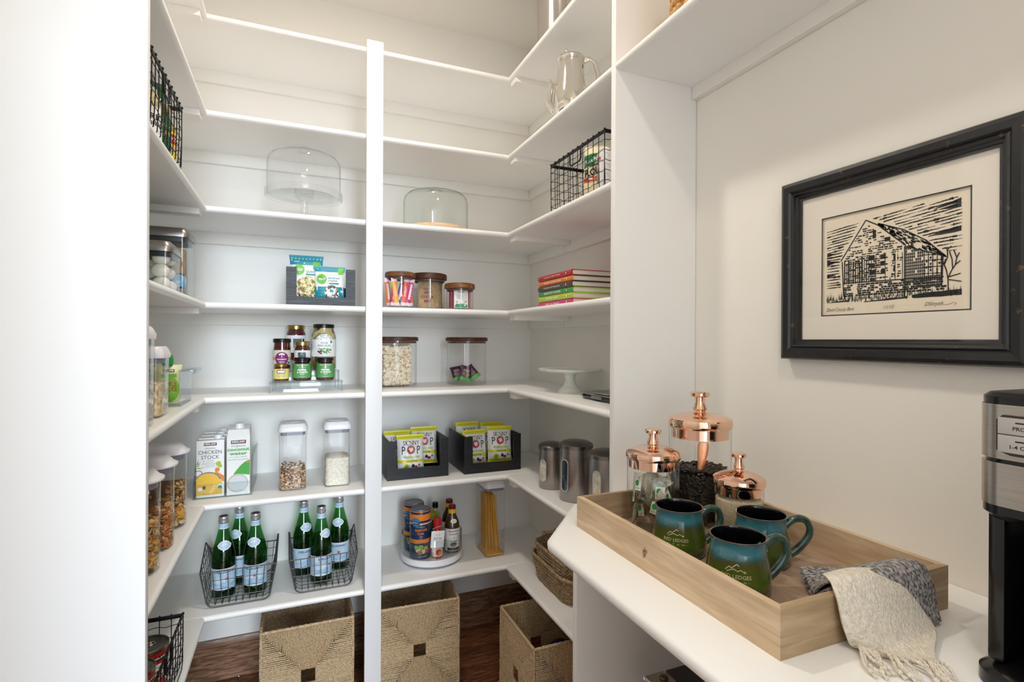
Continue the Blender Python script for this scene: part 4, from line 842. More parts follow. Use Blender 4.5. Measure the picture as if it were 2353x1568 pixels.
# silver coffee pot
t = thing('coffee_pot', 'polished silver coffee pot with a hinged lid and curved spout', 'pot', (.870, 1.590, S2), -29)
pf = [(.040, 0), (.044, .004), (.046, .010), (.056, .030), (.060, .060), (.056, .100), (.049, .140), (.0465, .175), (.0465, .212), (.048, .216), (.046, .219)]
g = MB(); g.lathe([(0, .001)] + pf, seg=56); g.build('pot_body', CHROME, t)
l = MB(); l.lathe([(.0465, .2185), (.044, .223), (.020, .228), (0, .229)], seg=44); l.ball((-.014, -.02, .236), .008, 0, 14, 10); l.build('lid', CHROME, t)
g = MB(); g.tube([(.046, 0, .208), (.064, 0, .216), (.084, 0, .200), (.094, 0, .160), (.092, 0, .110), (.078, 0, .070), (.058, 0, .055)], lambda q: .0085 - .002 * abs(q - .5), 12); g.build('handle', CHROME, t)
g = MB(); g.tube([(-.052, 0, .040), (-.074, 0, .070), (-.070, 0, .110), (-.066, 0, .135), (-.072, 0, .150), (-.082, 0, .148)], lambda q: .014 - .010 * q, 10); g.build('spout', CHROME, t)
g = MB(); g.cbox(.040, .060, -.010, .010, .212, .221, .002)
for i in range(6): g.ball((.044 + .004 * i, -.004, .223 - .002 * i), .0035, 0, 8, 6)
g.tube([(.046, -.012, .212), (.044, -.020, .190), (.046, -.022, .176)], .003, 6); g.build('hinge', CHROME, t)
# wire basket with flour on third shelf
rustic_basket((.925, 1.470, S3), 0, .205, .345, .178, 'black iron-rimmed wire basket of flour bags on the right wall')
t = thing('flour_bag', 'cream and green flour bag leaning in the right-hand wire basket', 'bag', (.892, 1.440, S3 + .006), -62, None); s = MB(); w, h = .115, .185; mp, mk = bag(s, w, h, .055, pinch=.008)
s.grid(lambda u, v: mp(u, v, 0), 14, 16, 0, -w / 2, w / 2, 0, h); s.grid(lambda u, v: mk(u, v, 0), 10, 12, 0, -w / 2, w / 2, 0, h); s.build('bag_body', M('cream_flour_paper', 'EFE4C2', .6), t)
a = MB(); rect(a, -w / 2, w / 2, h * .60, h * .80, 1, mp, .0005, 10, 4); txt(a, 'PURPOSE', .085, 0, h * .70, 0, mp, .001, height=.014, bold=.03, rot=6); txt(a, 'FLOUR', .080, 0, h * .50, 2, mp, .001, height=.024, bold=.03, rot=4)
rect(a, -w / 2, w / 2, h * .34, h * .41, 3, mp, .0006, 10, 2); txt(a, 'UNBLEACHED', .05, 0, h * .375, 0, mp, .001, bold=.02); star(a, .042, h * .375, .004, 0, mp, .001)
for i in range(4): txt(a, 'STONE GROUND', .04, -.02, h * (.27 - .05 * i), 4, mp, .001)
disc(a, .026, h * .22, .014, .016, 4, mp, .0008); a.build('printed_face', [WHT, M('flour_green_ink', '2E7D46', .5), M('flour_brown_ink', '2E2420', .5), M('flour_red_ink', 'D0432F', .5), TAN], t, fix=False)
t = thing('flour_bag', 'blue-topped flour bag standing highest in the right-hand wire basket', 'bag', (.982, 1.405, S3 + .006), -76); s = MB(); w, h = .15, .225; mp, mk = bag(s, w, h, .060, pinch=.03)
s.grid(lambda u, v: mp(u, v, 0), 14, 16, 0, -w / 2, w / 2, 0, h); s.grid(lambda u, v: mk(u, v, 0), 10, 12, 0, -w / 2, w / 2, 0, h); rect(s, -w / 2, w / 2, h * .2, h * .72, 1, mp, .0006, 10, 6); s.build('bag_body', [M('blue_paper_bag', '2F6C96', .5), CRM], t, fix=False)
t = thing('food_tub', 'white and black tub with printed label in the right-hand wire basket', 'tub', (.876, 1.347, S3 + .006), -70); g = MB(); g.lathe([(0, 0), (.038, 0), (.040, .003), (.040, .128), (.038, .131), (0, .132)], seg=40); g.build('tub_body', M('white_tub', 'E6E6EA', .3), t)
a = MB(); mp = cylm(.040); txt(a, 'FIBER', .034, -.022, .102, 1, mp, height=.010, bold=.03); txt(a, 'MEAL', .022, -.026, .089, 1, mp, height=.008, bold=.03); rect(a, -.036, -.016, .03, .078, 2, mp, .0004, 4); rect(a, .03, .06, .005, .125, 0, mp, .0004, 8)
for i in range(9): stroke(a, [(.033, .115 - .012 * i), (.057, .115 - .012 * i)], .003, 0 + 3, mp, .0007)
a.build('label', [BLK, RED, PHOTO, WHT], t)
# stack of six cookbooks on the fourth shelf
books = [('D5257F', 'pink', 'back to basics', 'F2DFE8'), ('B9D22E', 'lime green', 'family style', 'FFFFFF'), ('3D9A4E', 'green', 'BAREFOOT IN PARIS', 'F2F2EC'), ('4A3A32', 'brown', 'foolproof dinners', 'E8E0D4'), ('EF7F1E', 'orange', 'modern comfort food', 'FFF4E0'), ('B8182B', 'red', 'our game | make it ahead', 'F6D9D4')]
covs = ['D5257F', 'A9C22A', '9CBF2A', '5A2C20', '1F3140', 'A5142A']
for i, (c, nm, title, ink) in enumerate(books):
    z = S4 + .0190 * i; pos_ = ('bottom of', 'second from bottom of', 'third from bottom of', 'fourth from bottom of', 'second from top of', 'top of')[i]
    t = thing('cookbook', f'{nm}-spined hardback cookbook, {pos_} the stack', 'book', (.832 - .002 * (i % 2), 1.631 + (-.002 * i if i < 2 else .001 * (i % 2)), z), -90, 'cookbooks stacked on the fourth right shelf'); L = .1265; D = .205; H = .0186
    cm = M('cover_' + nm.replace(' ', '_'), c, .28, coat=.3); cm2 = M('board_' + nm.replace(' ', '_'), covs[i], .35)
    b = MB(); b.cbox(-L, L, .004, D, 0, .0022, .0004); b.cbox(-L, L, .004, D, H - .0022, H, .0004); b.build('cover_boards', cm2, t)
    b = MB(); b.prism([(.007, 0), (.003, .0008), (.0004, .004), (0, H / 2), (.0004, H - .004), (.003, H - .0008), (.007, H), (.007, H - .002), (.004, H / 2), (.007, .002)], -L, L, axis='x'); b.build('spine', cm, t)
    p = MB(); p.box(-L + .003, L - .003, .006, D - .003, .0024, H - .0024); p.build('page_block', noisy('book_pages', [(.3, 'C9C2B6'), (.7, 'ECE7DC')], 14, .7, (.2, .2, 90)), t)
    a = MB(); mp = lambda u, v, o: (u, -o + (.0006 if abs(v - H / 2) > .004 else 0), v); txt(a, title, min(.125, .0075 * len(title)), -.015, H / 2, 0, mp, .0006, height=.0078, bold=.01); 
    for x in (.075, .105): stroke(a, [(x, .004), (x, H - .004)], .0012, 0, mp, .0004)
    disc(a, .09, H / 2, .003, .004, 0, mp, .0006); a.build('spine_title', M('spine_ink_' + nm.replace(' ', '_'), ink, .5), t)
# white cake stand and kitchen scale, fifth shelf
CERAM = M('white_glazed_ceramic', 'E9ECE6', .12, coat=.5)
t = thing('cake_stand', 'white ceramic pedestal cake stand on the fifth right shelf', 'cake stand', (.943, 1.716, S5))
MB().lathe([(0, .001), (.047, 0), (.048, .004), (.043, .008), (.041, .013), (.033, .018), (.024, .028), (.019, .040), (.018, .054), (.022, .060), (.021, .064), (.030, .072), (0, .073)], seg=52).build('pedestal', CERAM, t)
MB().lathe([(0, .0732), (.060, .0735), (.105, .077), (.116, .081), (.119, .087), (.1165, .088), (.112, .083), (.06, .080), (0, .0795)], seg=72).build('plate', CERAM, t)
t = thing('kitchen_scale', 'flat black and steel kitchen scale at the end of the fifth shelf', 'scale', (.965, 1.425, S5), -90); g = MB()
g.loft([ring(.225, .165, .03, 0.002), ring(.235, .175, .035, .010), ring(.230, .170, .034, .016)]); g.build('scale_base', BLACKPL, t)
g = MB(); g.loft([ring(.226, .166, .033, .0165), ring(.226, .166, .033, .020), ring(.218, .158, .031, .023)]); g.build('weighing_platform', STEEL, t)
g = MB(); g.prism([(-.025, -.0835), (.055, -.0835), (.050, -.062), (-.020, -.062)], .0232, .0245); g.build('display', M('lcd_grey', '8E948A', .25), t); g = MB(); g.cbox(-.03, .03, -.0895, -.084, .006, .016, .001); g.build('button_bar', M('scale_button', '6F7072', .35), t)
# three canisters, sixth shelf
def canister(loc, r, h, fillm, label, rz, wz0, wz1):
    t = thing('steel_canister', label, 'canister', loc, rz, 'brushed steel canisters with oval windows'); g = MB(); g.lathe([(0, 0), (r - .002, 0), (r, .003), (r, h)], seg=64); g.build('canister_body', BR, t)
    l = MB(); l.lathe([(r + .0005, h - .006), (r + .003, h - .005), (r + .003, h + .006), (r, h + .009), (r * .8, h + .015), (r * .45, h + .019), (0, h + .020)], seg=64); l.build('lid', noisy('satin_lid_steel', [(.4, '7F7B78'), (.6, '94908C')], 10, .28, metal=1), t)
    mp = cylm(r); ww = .0135
    def ov(k, n=36):
        P = []
        for i in range(n):
            a = 2 * pi * i / n; P.append((ww * k * cos(a), (wz0 + wz1) / 2 + sin(a) * ww * k + (1 if sin(a) >= 0 else -1) * ((wz1 - wz0) / 2 - ww)))
        return P
    w_ = MB(); P = ov(1.0); c = (0, (wz0 + wz1) / 2)
    for i in range(36):
        A, B = P[i], P[(i + 1) % 36]; w_.add([mp(0, A[1], .0008), mp(A[0], A[1], .0008), mp(B[0], B[1], .0008), mp(0, B[1], .0008)], [(0, 1, 2, 3)], 0)
    wo = w_.build('window_pane', fillm, t, fix=False); q = MB(); q.tube([mp(u, v, .001) for u, v in ov(1.06)], .0016, 6, closed=True); q.build('window_ring', M('clear_plastic_ring', 'B7C0C4', .2), wo); return t
FLOURM = noisy('flour_behind_window', [(.3, 'B9AE9C'), (.7, 'E6DED0')], 50, .4)
canister((.878, 1.735, S6), .046, .148, FLOURM, 'smallest brushed steel canister with an oval window, farthest of three', -70, .030, .105)
canister((.890, 1.575, S6), .0555, .182, noisy('nearly_empty_window', [(.45, '2A3038'), (.55, '6A7078'), (.7, 'C8CCD0')], 12, .15), 'brushed steel canister in the middle of the three', -72, .035, .140)
canister((.905, 1.405, S6), .0560, .182, FLOURM, 'brushed steel canister nearest the coffee counter, half hidden by the end panel', -66, .035, .140)
# two nested handled baskets, lowest shelf
TW = noisy('dark_seagrass_twine', [(.25, '75604A'), (.5, 'A38B69'), (.75, 'C8B08A')], 90, .75, b=.6, bd=.003, bscale=300)
def twine_basket(loc, rz, w, d, h, label, k0=.80):
    t = thing('handled_basket', label, 'basket', loc, rz, 'small twine baskets with wooden handles'); g = MB(); rows = int(h / .0062); N = 150
    for r_ in range(rows):
        q = r_ / (rows - 1); k = k0 + (1 - k0) * q ** .8; pts0 = rrect(w * k, d * k, .045 * k + .01, 8); per = []
        L = len(pts0)
        for i in range(N):
            s = i / N * L; a = int(s); f = s - a; p, p2 = pts0[a % L], pts0[(a + 1) % L]; per.append((p[0] + (p2[0] - p[0]) * f, p[1] + (p2[1] - p[1]) * f))
        out = []
        for i, (x, y) in enumerate(per):
            n = hypot(x / w, y / d) or 1; o = .0022 * sin(pi * (i * .42 + (r_ % 2))); out.append((x + o * x / (w * n), y + o * y / (d * n), .004 + r_ * .0062))
        g.tube(out, .0036, 5, closed=True)
    g.build('woven_wall', TW, t, kind='stuff', fix=False)
    rm = MB(); P = ring(w * 1.01, d * 1.01, .055, h, 10); rm.tube([(x, y, z + .002 * sin(i * 1.3)) for i, (x, y, z) in enumerate(P)], .006, 7, closed=True); rm.build('rim_cord', TW, t)
    MB().loft([ring(w * k0 * .95, d * k0 * .95, .04, .001), ring(w * k0 * .97, d * k0 * .97, .04, .006)]).build('basket_bottom', TW, t)
    for s in (-1, 1):
        hb = MB(); hb.tube([(-.032, s * (d / 2 + .004), h + .014), (.032, s * (d / 2 + .004), h + .014)], .0075, 12); ho = hb.build('handle', M('pale_handle_wood', 'CDB58C', .5), t)
        lp = MB()
        for x in (-.024, .024): lp.tube([(x, s * (d / 2 + .004) + .010 * cos(a), h + .012 + .010 * sin(a)) for a in [2 * pi * i / 12 for i in range(12)]], .003, 5, closed=True)
        lp.build('handle_binding', TW, ho)
    return t
twine_basket((.932, 1.695, S7), 0, .185, .320, .095, 'lower of two nested twine baskets with wooden handles')
twine_basket((.928, 1.695, S7 + .038), 0, .158, .296, .100, 'upper of two nested twine baskets with wooden handles', .84)
seagrass_cube((.862, 1.682, 0), 0, .290, .296, .338, 'tall seagrass basket under the right shelves holding a blue cloth')
t = thing('folded_cloth', 'dark blue cloth bundled inside the right floor basket', 'cloth', (.905, 1.680, .009)); g = MB()
def cl(u, v):
    a = u * 2 * pi; b = v * pi; r_ = .085 * (1 + .07 * sin(3 * a + 1) * sin(b) + .04 * sin(7 * a)); return (r_ * cos(a) * sin(b) * .9, r_ * sin(a) * sin(b) * 1.1, .118 - .118 * cos(b) * (1 + .05 * sin(5 * a) * sin(b)))
g.grid(cl, 40, 20); g.build('cloth_bundle', noisy('navy_terry', [(.3, '101C40'), (.7, '1C2E62')], 60, .9, b=.5), t)
# ================================================================ LEFT WALL
rustic_basket((-.385, 1.435, S3), 0, .215, .345, .172, 'black iron-rimmed wire basket of oil bottles on the left wall')
def oilb(loc, r, h, liquid, capm, caph, draw, mats, label, gl=None):
    t = thing('oil_bottle', label, 'bottle', loc, 62, 'oil and vinegar bottles in the left wire basket'); pf = [(r * .9, .001), (r, .006), (r, h * .55), (r * .9, h * .64), (r * .45, h * .80), (r * .40, h - caph)]
    g = MB(); g.lathe([(0, .001)] + pf, seg=32); g.build('glass_body', gl or CLEAR, t); f = MB(); f.lathe([(0, .002)] + [(q - .001, z) for q, z in pf[:5]] + [(0, h * .80)], seg=28); f.build('contents', liquid, t)
    l = MB(); l.lathe([(0, h - caph), (r * .50, h - caph), (r * .50, h - .002), (0, h)], seg=24); l.build('cap', capm, t); a = MB(); draw(a, cylm(r, profile(pf)), r, h); a.build('label', mats, t); return t
def d1(a, mp, r, h): W = r * 2.6; rect(a, -W, W, h * .08, h * .50, 0, mp, .0005, 20); txt(a, 'RICE', r * 1.5, 0, h * .36, 1, mp, .001, bold=.02); txt(a, 'VINEGAR', r * 2, 0, h * .27, 1, mp, .001, bold=.02); rect(a, -r * 1.2, r * 1.2, h * .67, h * .78, 0, cylm(r * .6), .001, 6)
def d2(a, mp, r, h): W = r * 2.6; rect(a, -W, W, h * .10, h * .52, 0, mp, .0005, 20); txt(a, 'EXTRA VIRGIN', r * 2, 0, h * .40, 1, mp, .001); txt(a, 'OLIVE OIL', r * 2, 0, h * .30, 1, mp, .001, bold=.02)
def d3(a, mp, r, h): W = r * 2.6; rect(a, -W, W, h * .06, h * .54, 0, mp, .0005, 20); rect(a, -r * 1.5, r * 1.5, h * .34, h * .50, 1, mp, .0009, 12); txt(a, 'CANOLA', r * 2.2, 0, h * .42, 2, mp, .0014, bold=.04); rect(a, -r, r, h * .22, h * .29, 1, mp, .0009, 10); txt(a, 'OIL', r * .9, 0, h * .255, 2, mp, .0014, bold=.03)
oilb((-.312, 1.425, S3 + .006), .026, .168, M('pale_yellow_oil', 'D9CE9A', .15), M('silver_grey_cap', '8C9098', .4), .022, d1, [WHT, BLK], 'clear bottle with a grey cap and white label, nearest in the left wire basket')
oilb((-.308, 1.497, S3 + .006), .027, .172, M('dark_olive_oil', '2C3A1A', .15), M('dark_green_cap', '1D5A3A', .4), .05, d2, [M('olive_label_green', '1F5C3C', .5), TAN], 'dark green capped olive oil bottle in the left wire basket')
oilb((-.309, 1.568, S3 + .006), .026, .150, M('amber_oil', 'B8901E', .12), M('yellow_cap', 'D8B020', .4), .018, d3, [M('bright_yellow_label', 'F2DE1E', .45), RED, WHT], 'amber oil bottle with a bright yellow and red label')
MARSH = M('marshmallow', 'F1EEEA', .75)
def x_marsh(t, w, d, h):
    g = MB(); rn = random.Random(9)
    for z in (.026, .062, .096):
        for i in range(4):
            for s in (-1, 1): g.ball((-w / 2 + .028 + i * (w - .056) / 3 + rn.uniform(-.004, .004), s * (d / 2 - .028), z + rn.uniform(-.004, .004)), (.021, .021, .018), 0, 12, 8)
    g.build('meringues', MARSH, t, kind='stuff')
def x_mix(t, w, d, h):
    for nm, x0, x1, z0, z1, m in (('kraft_bag', -.02, .105, .075, .155, KRAFT), ('blue_bag', -.02, .105, .035, .073, noisy('blue_snack_bag', [(.35, '2C7FC0'), (.5, '58A8E0'), (.6, 'E8F0F8')], 30, .35)), ('dark_bag', -.02, .105, .006, .033, noisy('dark_snack_bag', [(.4, '2A1C1C'), (.6, '7A7478'), (.7, 'D8D8DC')], 40, .3))):
        g = MB(); g.cbox(x0, x1, -d / 2 + .012, d / 2 - .05, z0, z1, .008); g.build(nm, m, t)
container((-.420, 1.895, S4), 0, .240, .135, .212, 'large steel-lidded clear container at the back of the left fourth shelf', lid='steel', group='steel-lidded containers', extra=x_mix)
container((-.400, 1.672, S4), 0, .200, .135, .135, 'smaller steel-lidded clear container of white meringues', lid='steel', group='steel-lidded containers', extra=x_marsh)
t = thing('glass_bowl', 'small clear glass cup in front of the meringue container', 'cup', (-.335, 1.535, S4)); g = MB(); g.lathe([(0, .001), (.026, .001), (.030, .006), (.034, .034), (.0355, .036), (.0345, .037)], seg=40); g.build('glass_body', CLEAR, t)
t = thing('tall_can', 'black can with a bright green label at the edge of the left end panel', 'can', (-.345, 1.420, S4), 60); MB().lathe([(0, 0), (.034, 0), (.035, .003), (.035, .125), (.033, .13), (0, .131)], seg=40).build('can_body', BLK, t)
a = MB(); mp = cylm(.035); rect(a, -.10, .10, .012, .100, 0, mp, .0005, 30); txt(a, 'matcha', .05, 0, .06, 1, mp, .001, bold=.02); a.build('label', [M('bright_green_label', '74D13A', .45), BLK], t)
# fifth left shelf
BRICE = noisy('brown_rice', [(.2, 'B89868'), (.5, 'DCC49A'), (.8, 'F0E2C4')], 170, .7, (1, 1, .5), kind='cell', b=.4)
def x_g(kind, n, z1, size, cols, nm):
    def f(t, w, d, h): g = MB(); grains(g, n, w - .012, d - .012, .006, z1, size, random.Random(n), len(cols), kind); g.build(nm, cols, t, kind='stuff')
    return f
container((-.340, 1.335, S5), 90, .092, .108, .218, 'tall pop-top container of oats at the edge of the left end panel', 'block', noisy('oats', [(.2, '6E5A44'), (.45, 'CDBBA0'), (.8, 'EDE3D2')], 330, .7, kind='cell', b=.5), .075, extra=x_g('flake', 380, .075, .0045, [M('oat_light', 'E6DAC6', .7), M('oat_dark', '7A6448', .7)], 'oat_flakes'))
container((-.348, 1.522, S5), 90, .095, .108, .172, 'shorter pop-top container of brown rice on the left fifth shelf', 'block', BRICE, .080, extra=x_g('stick', 500, .084, .0042, [M('rice_golden', 'DDBF8C', .6), M('rice_beige', 'EAD9B8', .6)], 'rice_grains'))
t = thing('clear_bin', 'clear handled bin of fruit pouches on the left fifth shelf', 'bin', (-.297, 1.800, S5), 90); b = MB(); a = .086; D = .26; H = .098
b.box(-a, a, 0, .0022, 0, H); b.box(-a, a, D - .002, D, 0, H); b.box(-a, -a + .002, .0025, D - .0025, 0, H); b.box(a - .002, a, .0025, D - .0025, 0, H); b.box(-a + .002, a - .002, .0025, D - .0025, 0, .002); b.build('bin_shell', ACRYL, t)
h_ = MB(); h_.cbox(-a * .9, a * .9, -.030, .006, H, H + .004, .001); h_.cbox(-a * .9, a * .9, -.030, -.026, H - .008, H, .001); h_.build('handle', ACRYL, t)
def fpouch(loc, rz, label):
    t = thing('fruit_pouch', label, 'pouch', loc, rz, 'apple sauce pouches in the handled clear bin'); s = MB(); w, h = .072, .112; mp, mk = bag(s, w, h, .030, pinch=.005)
    s.grid(lambda u, v: mp(u, v, 0), 10, 14, 0, -w / 2, w / 2, 0, h); s.grid(lambda u, v: mk(u, v, 0), 10, 14, 0, -w / 2, w / 2, 0, h); s.build('pouch_body', M('pale_yellow_pouch', 'E9E8B8', .35), t)
    c = MB(); c.lathe([(.012, h - .002), (.013, h), (.013, h + .024), (.011, h + .028), (0, h + .0285)], seg=20)
    for i in range(12): c.ball((.0128 * cos(i * pi / 6), .0128 * sin(i * pi / 6), h + .012), (.0015, .0015, .011), 0, 6, 4)
    c.build('cap', M('green_pouch_cap', '1FA045', .35), t)
    a = MB(); KIRK(a, 0, h * .86, .030, mp, .0007); disc(a, .002, h * .38, .026, .036, 3, mp, .0006); txt(a, 'APPLE', .034, .002, h * .52, 4, mp, .001, height=.013, bold=.02); txt(a, 'SAUCE', .034, .004, h * .38, 4, mp, .001, height=.012, bold=.02); rect(a, -.02, .02, h * .68, h * .78, 3, mp, .0006, 4)
    a.build('printed_face', [WHT, BLK, RED, M('apple_green_ink', '86C83E', .45), RED], t, fix=False); return t
f0 = fpouch((-.335, 1.755, S5 + .004), 22, 'green-capped fruit pouch nearest the front of the handled bin')
dup(f0, (-.395, 1.765, S5 + .004), 20, 'green-capped fruit pouch in the middle of the handled bin'); dup(f0, (-.455, 1.775, S5 + .004), 20, 'green-capped fruit pouch deepest in the handled bin')
# four cereal dispensers on the sixth left shelf
def cereal(y, fills, label, h=.243):
    t = thing('cereal_container', label, 'container', (-.392, y, S6), 0, 'pour-top cereal containers'); w, d = .205, .098; hb = h - .034; b = MB()
    b.loft([ring(w - .02, d - .02, .030, .001, 8), ring(w - .004, d - .004, .040, .006, 8), ring(w - .002, d - .002, .042, hb * .85, 8), ring(w, d, .044, hb, 8)], cap1=False); b.build('body', CLEAR, t)
    s = MB(); s.loft([ring(w - .012, d - .012, .038, hb - .014, 8), ring(w - .012, d - .012, .038, hb, 8)]); s.build('seal', GREYSEAL, t)
    l = MB(); l.loft([ring(w - .002, d - .002, .043, hb, 8), ring(w + .014, d + .014, .050, hb + .004, 8), ring(w + .014, d + .014, .050, hb + .008, 8), ring(w - .006, d - .006, .040, hb + .014, 8), ring(w - .030, d - .026, .026, hb + .027, 8), ring(w - .040, d - .036, .022, hb + .030, 8)]); lo = l.build('lid', WHITEPL, t)
    f = MB(); f.T = Matrix.Translation((-.01, 0, hb + .031)) @ Matrix.Rotation(radians(-9), 4, 'Y'); f.cbox(-.060, .020, -.026, .026, 0, .005, .002); f.cbox(-.066, -.056, -.020, .020, .002, .013, .002); f.build('pour_flap', WHITEPL, lo)
    for nm, base, mats, z0, z1, kind, size, n in fills:
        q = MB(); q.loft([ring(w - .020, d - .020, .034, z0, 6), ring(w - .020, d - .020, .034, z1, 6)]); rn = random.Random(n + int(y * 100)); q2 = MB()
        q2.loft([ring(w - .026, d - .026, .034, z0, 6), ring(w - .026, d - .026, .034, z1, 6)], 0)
        P = rrect(w - .018, d - .018, .036, 9); L = len(P)
        for _ in range(n):
            s_ = rn.random() * L; a = int(s_); fr = s_ - a; p, p2 = P[a % L], P[(a + 1) % L]; c = (p[0] + (p2[0] - p[0]) * fr, p[1] + (p2[1] - p[1]) * fr, rn.uniform(z0 + size, z1 + .004)); R = Matrix.Rotation(rn.uniform(0, 6), 3, Vector((rn.uniform(-1, 1), rn.uniform(-1, 1), rn.uniform(-1, 1) + .01)).normalized()); sz = size * rn.uniform(.75, 1.15); m = 1 + rn.randrange(len(mats))
            if kind == 'ring':
                rr = []
                for i in range(9):
                    A = 2 * pi * i / 9; rr.append([])
                    for jn in range(5): B_ = 2 * pi * jn / 5; pp = R @ Vector(((sz + sz * .45 * cos(B_)) * cos(A), (sz + sz * .45 * cos(B_)) * sin(A), sz * .45 * sin(B_))); rr[-1].append((c[0] + pp.x, c[1] + pp.y, c[2] + pp.z))
                rr.append(rr[0]); q2.loft(rr, m, False, False)
            else: q2.ball(c, (sz, sz * .75, sz * (.25 if kind == 'flake' else .45)), m, 7, 4, R)
        q2.build(nm, [base] + mats, t, kind='stuff')
    return t
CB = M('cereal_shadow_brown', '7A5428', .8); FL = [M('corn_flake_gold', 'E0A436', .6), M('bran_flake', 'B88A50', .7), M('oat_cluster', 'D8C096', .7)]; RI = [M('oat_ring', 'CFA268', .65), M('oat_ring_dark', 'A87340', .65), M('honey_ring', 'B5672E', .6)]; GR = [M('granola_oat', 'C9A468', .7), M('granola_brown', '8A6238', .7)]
cereal(1.770, [('cereal_pieces', CB, FL, .006, .055, 'flake', .0085, 300), ('granola_pieces', CB, GR, .056, .125, 'flake', .006, 420)], 'pour-top container of granola over corn flakes, farthest of four')
cereal(1.600, [('cereal_rings', CB, RI, .006, .112, 'ring', .0047, 760)], 'pour-top container of oat ring cereal, second from the back')
cereal(1.445, [('cereal_pieces', CB, FL, .006, .120, 'flake', .0078, 700)], 'pour-top container of corn flake clusters, third from the back')
cereal(1.300, [('cereal_pieces', CB, FL, .006, .112, 'flake', .0078, 300)], 'pour-top container nearest the left end panel, mostly hidden')
rustic_basket((-.392, 1.500, S7), 0, .220, .360, .150, 'black iron-rimmed wire basket of cans on the lowest left shelf')
def can():
    t = thing('food_can', '', 'can', (0, 0, 0), 40, 'red tomato cans in the low wire basket'); r = .050; h = .112
    MB().lathe([(0, .002), (r - .003, .002), (r, 0), (r, .004), (r - .002, .006), (r - .002, h - .008), (r, h - .006), (r, h), (r - .0025, h), (r - .003, h - .004), (r * .80, h - .004), (r * .78, h - .003), (r * .5, h - .0035), (0, h - .0035)], seg=48).build('can_body', M('tin_metal', 'A7A49E', .25, 1), t)
    g = MB(); g.tube([(.010 * cos(a) + .010, .008 * sin(a), h - .002) for a in [2 * pi * i / 14 for i in range(14)]], .0016, 5, closed=True); g.tube([(-.004, 0, h - .003), (.002, 0, h - .001)], .003, 6); g.build('pull_ring', CHROME, t)
    mp = cylm(r - .002); a = MB(); W = pi * (r - .002) * .99; rect(a, -W, W, .007, h - .009, 0, mp, .0004, 44); rect(a, -W, W, .012, .075, 1, mp, .0006, 44)
    for dx in (-.07, .005, .08):
        KIRK2 = (rect(a, dx - .022, dx + .022, .083, .094, 2, mp, .0008, 6), txt(a, 'KIRKLAND', .038, dx, .090, 1, mp, .0012, height=.005, bold=.03))
        txt(a, 'ORGANIC', .034, dx, .068, 3, mp, .001, bold=.02); txt(a, 'TOMATO', .042, dx, .056, 2, mp, .001, height=.009, bold=.03); txt(a, 'PASTE', .036, dx, .044, 2, mp, .001, height=.009, bold=.03); disc(a, dx + .004, .026, .016, .012, 4, mp, .0009); disc(a, dx - .012, .024, .010, .010, 5, mp, .0011)
    a.build('label', [M('can_red_ink', 'C01A22', .4), WHT, BLK, GRN, M('tomato_ink', 'D9402A', .4), M('basil_ink', '4E9A3C', .5)], t); return t
k0 = can(); k0.location = (-.350, 1.602, S7 + .006); k0['label'] = 'red labelled can at the far end of the low left wire basket'
dup(k0, (-.358, 1.497, S7 + .006), 55, 'second red labelled can from the far end of the low left wire basket'); dup(k0, (-.362, 1.391, S7 + .006), 30, 'red labelled can nearest the left end panel in the low basket')
# ================================================================ COFFEE NOOK
ZT = .911
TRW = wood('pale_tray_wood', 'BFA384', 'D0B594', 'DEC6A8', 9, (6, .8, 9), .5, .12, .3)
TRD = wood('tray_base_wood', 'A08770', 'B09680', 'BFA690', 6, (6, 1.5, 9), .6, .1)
t = thing('wooden_tray', 'long pale wooden tray on the coffee counter holding jars and mugs', 'tray', (.594, .504, ZT)); Wd, Ln, Ht, th = .366, .541, .069, .0115
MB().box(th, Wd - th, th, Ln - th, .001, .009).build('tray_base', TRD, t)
def mitre(x0, y0, x1, y1, ix0, iy0, ix1, iy1):
    m = MB(); m.loft([[(x0, y0, 0), (x1, y1, 0), (ix1, iy1, 0), (ix0, iy0, 0)], [(x0, y0, Ht), (x1, y1, Ht), (ix1, iy1, Ht), (ix0, iy0, Ht)]]); return m
A = th
o1 = mitre(0, 0, 0, Ln, A, A, A, Ln - A); o1.build('side_board', TRW, t)
mitre(Wd, Ln, Wd, 0, Wd - A, Ln - A, Wd - A, A).build('side_board', TRW, t); TRE = wood('tray_end_shade_wood', '9A8262', 'AC9374', 'BEA686', 9, (.8, 6, 9), .5, .12, .3)  # end boards in darker wood: shade on the tray end put into the colour
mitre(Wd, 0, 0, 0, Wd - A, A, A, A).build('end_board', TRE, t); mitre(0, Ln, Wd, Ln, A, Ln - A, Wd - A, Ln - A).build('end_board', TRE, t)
kn = MB(); rn = random.Random(4)
for k_, (rr, m_) in enumerate(((.0085, 0), (.0055, 1), (.0022, 0))): kn.add([(-.0002 - .0001 * k_, .291 + rr * (.75 + .25 * sin(3 * a_ + k_)) * cos(a_) - .25 * rr * sin(a_), .034 + rr * 1.5 * (.8 + .2 * cos(5 * a_ + 2 * k_)) * sin(a_)) for a_ in [2 * pi * i / 26 for i in range(26)]], [tuple(range(26))], m_)
kn.build('wood_knot', [M('knot_halo', 'A48B6E', .6), M('knot_core', '6E5A48', .6)], t, fix=False)

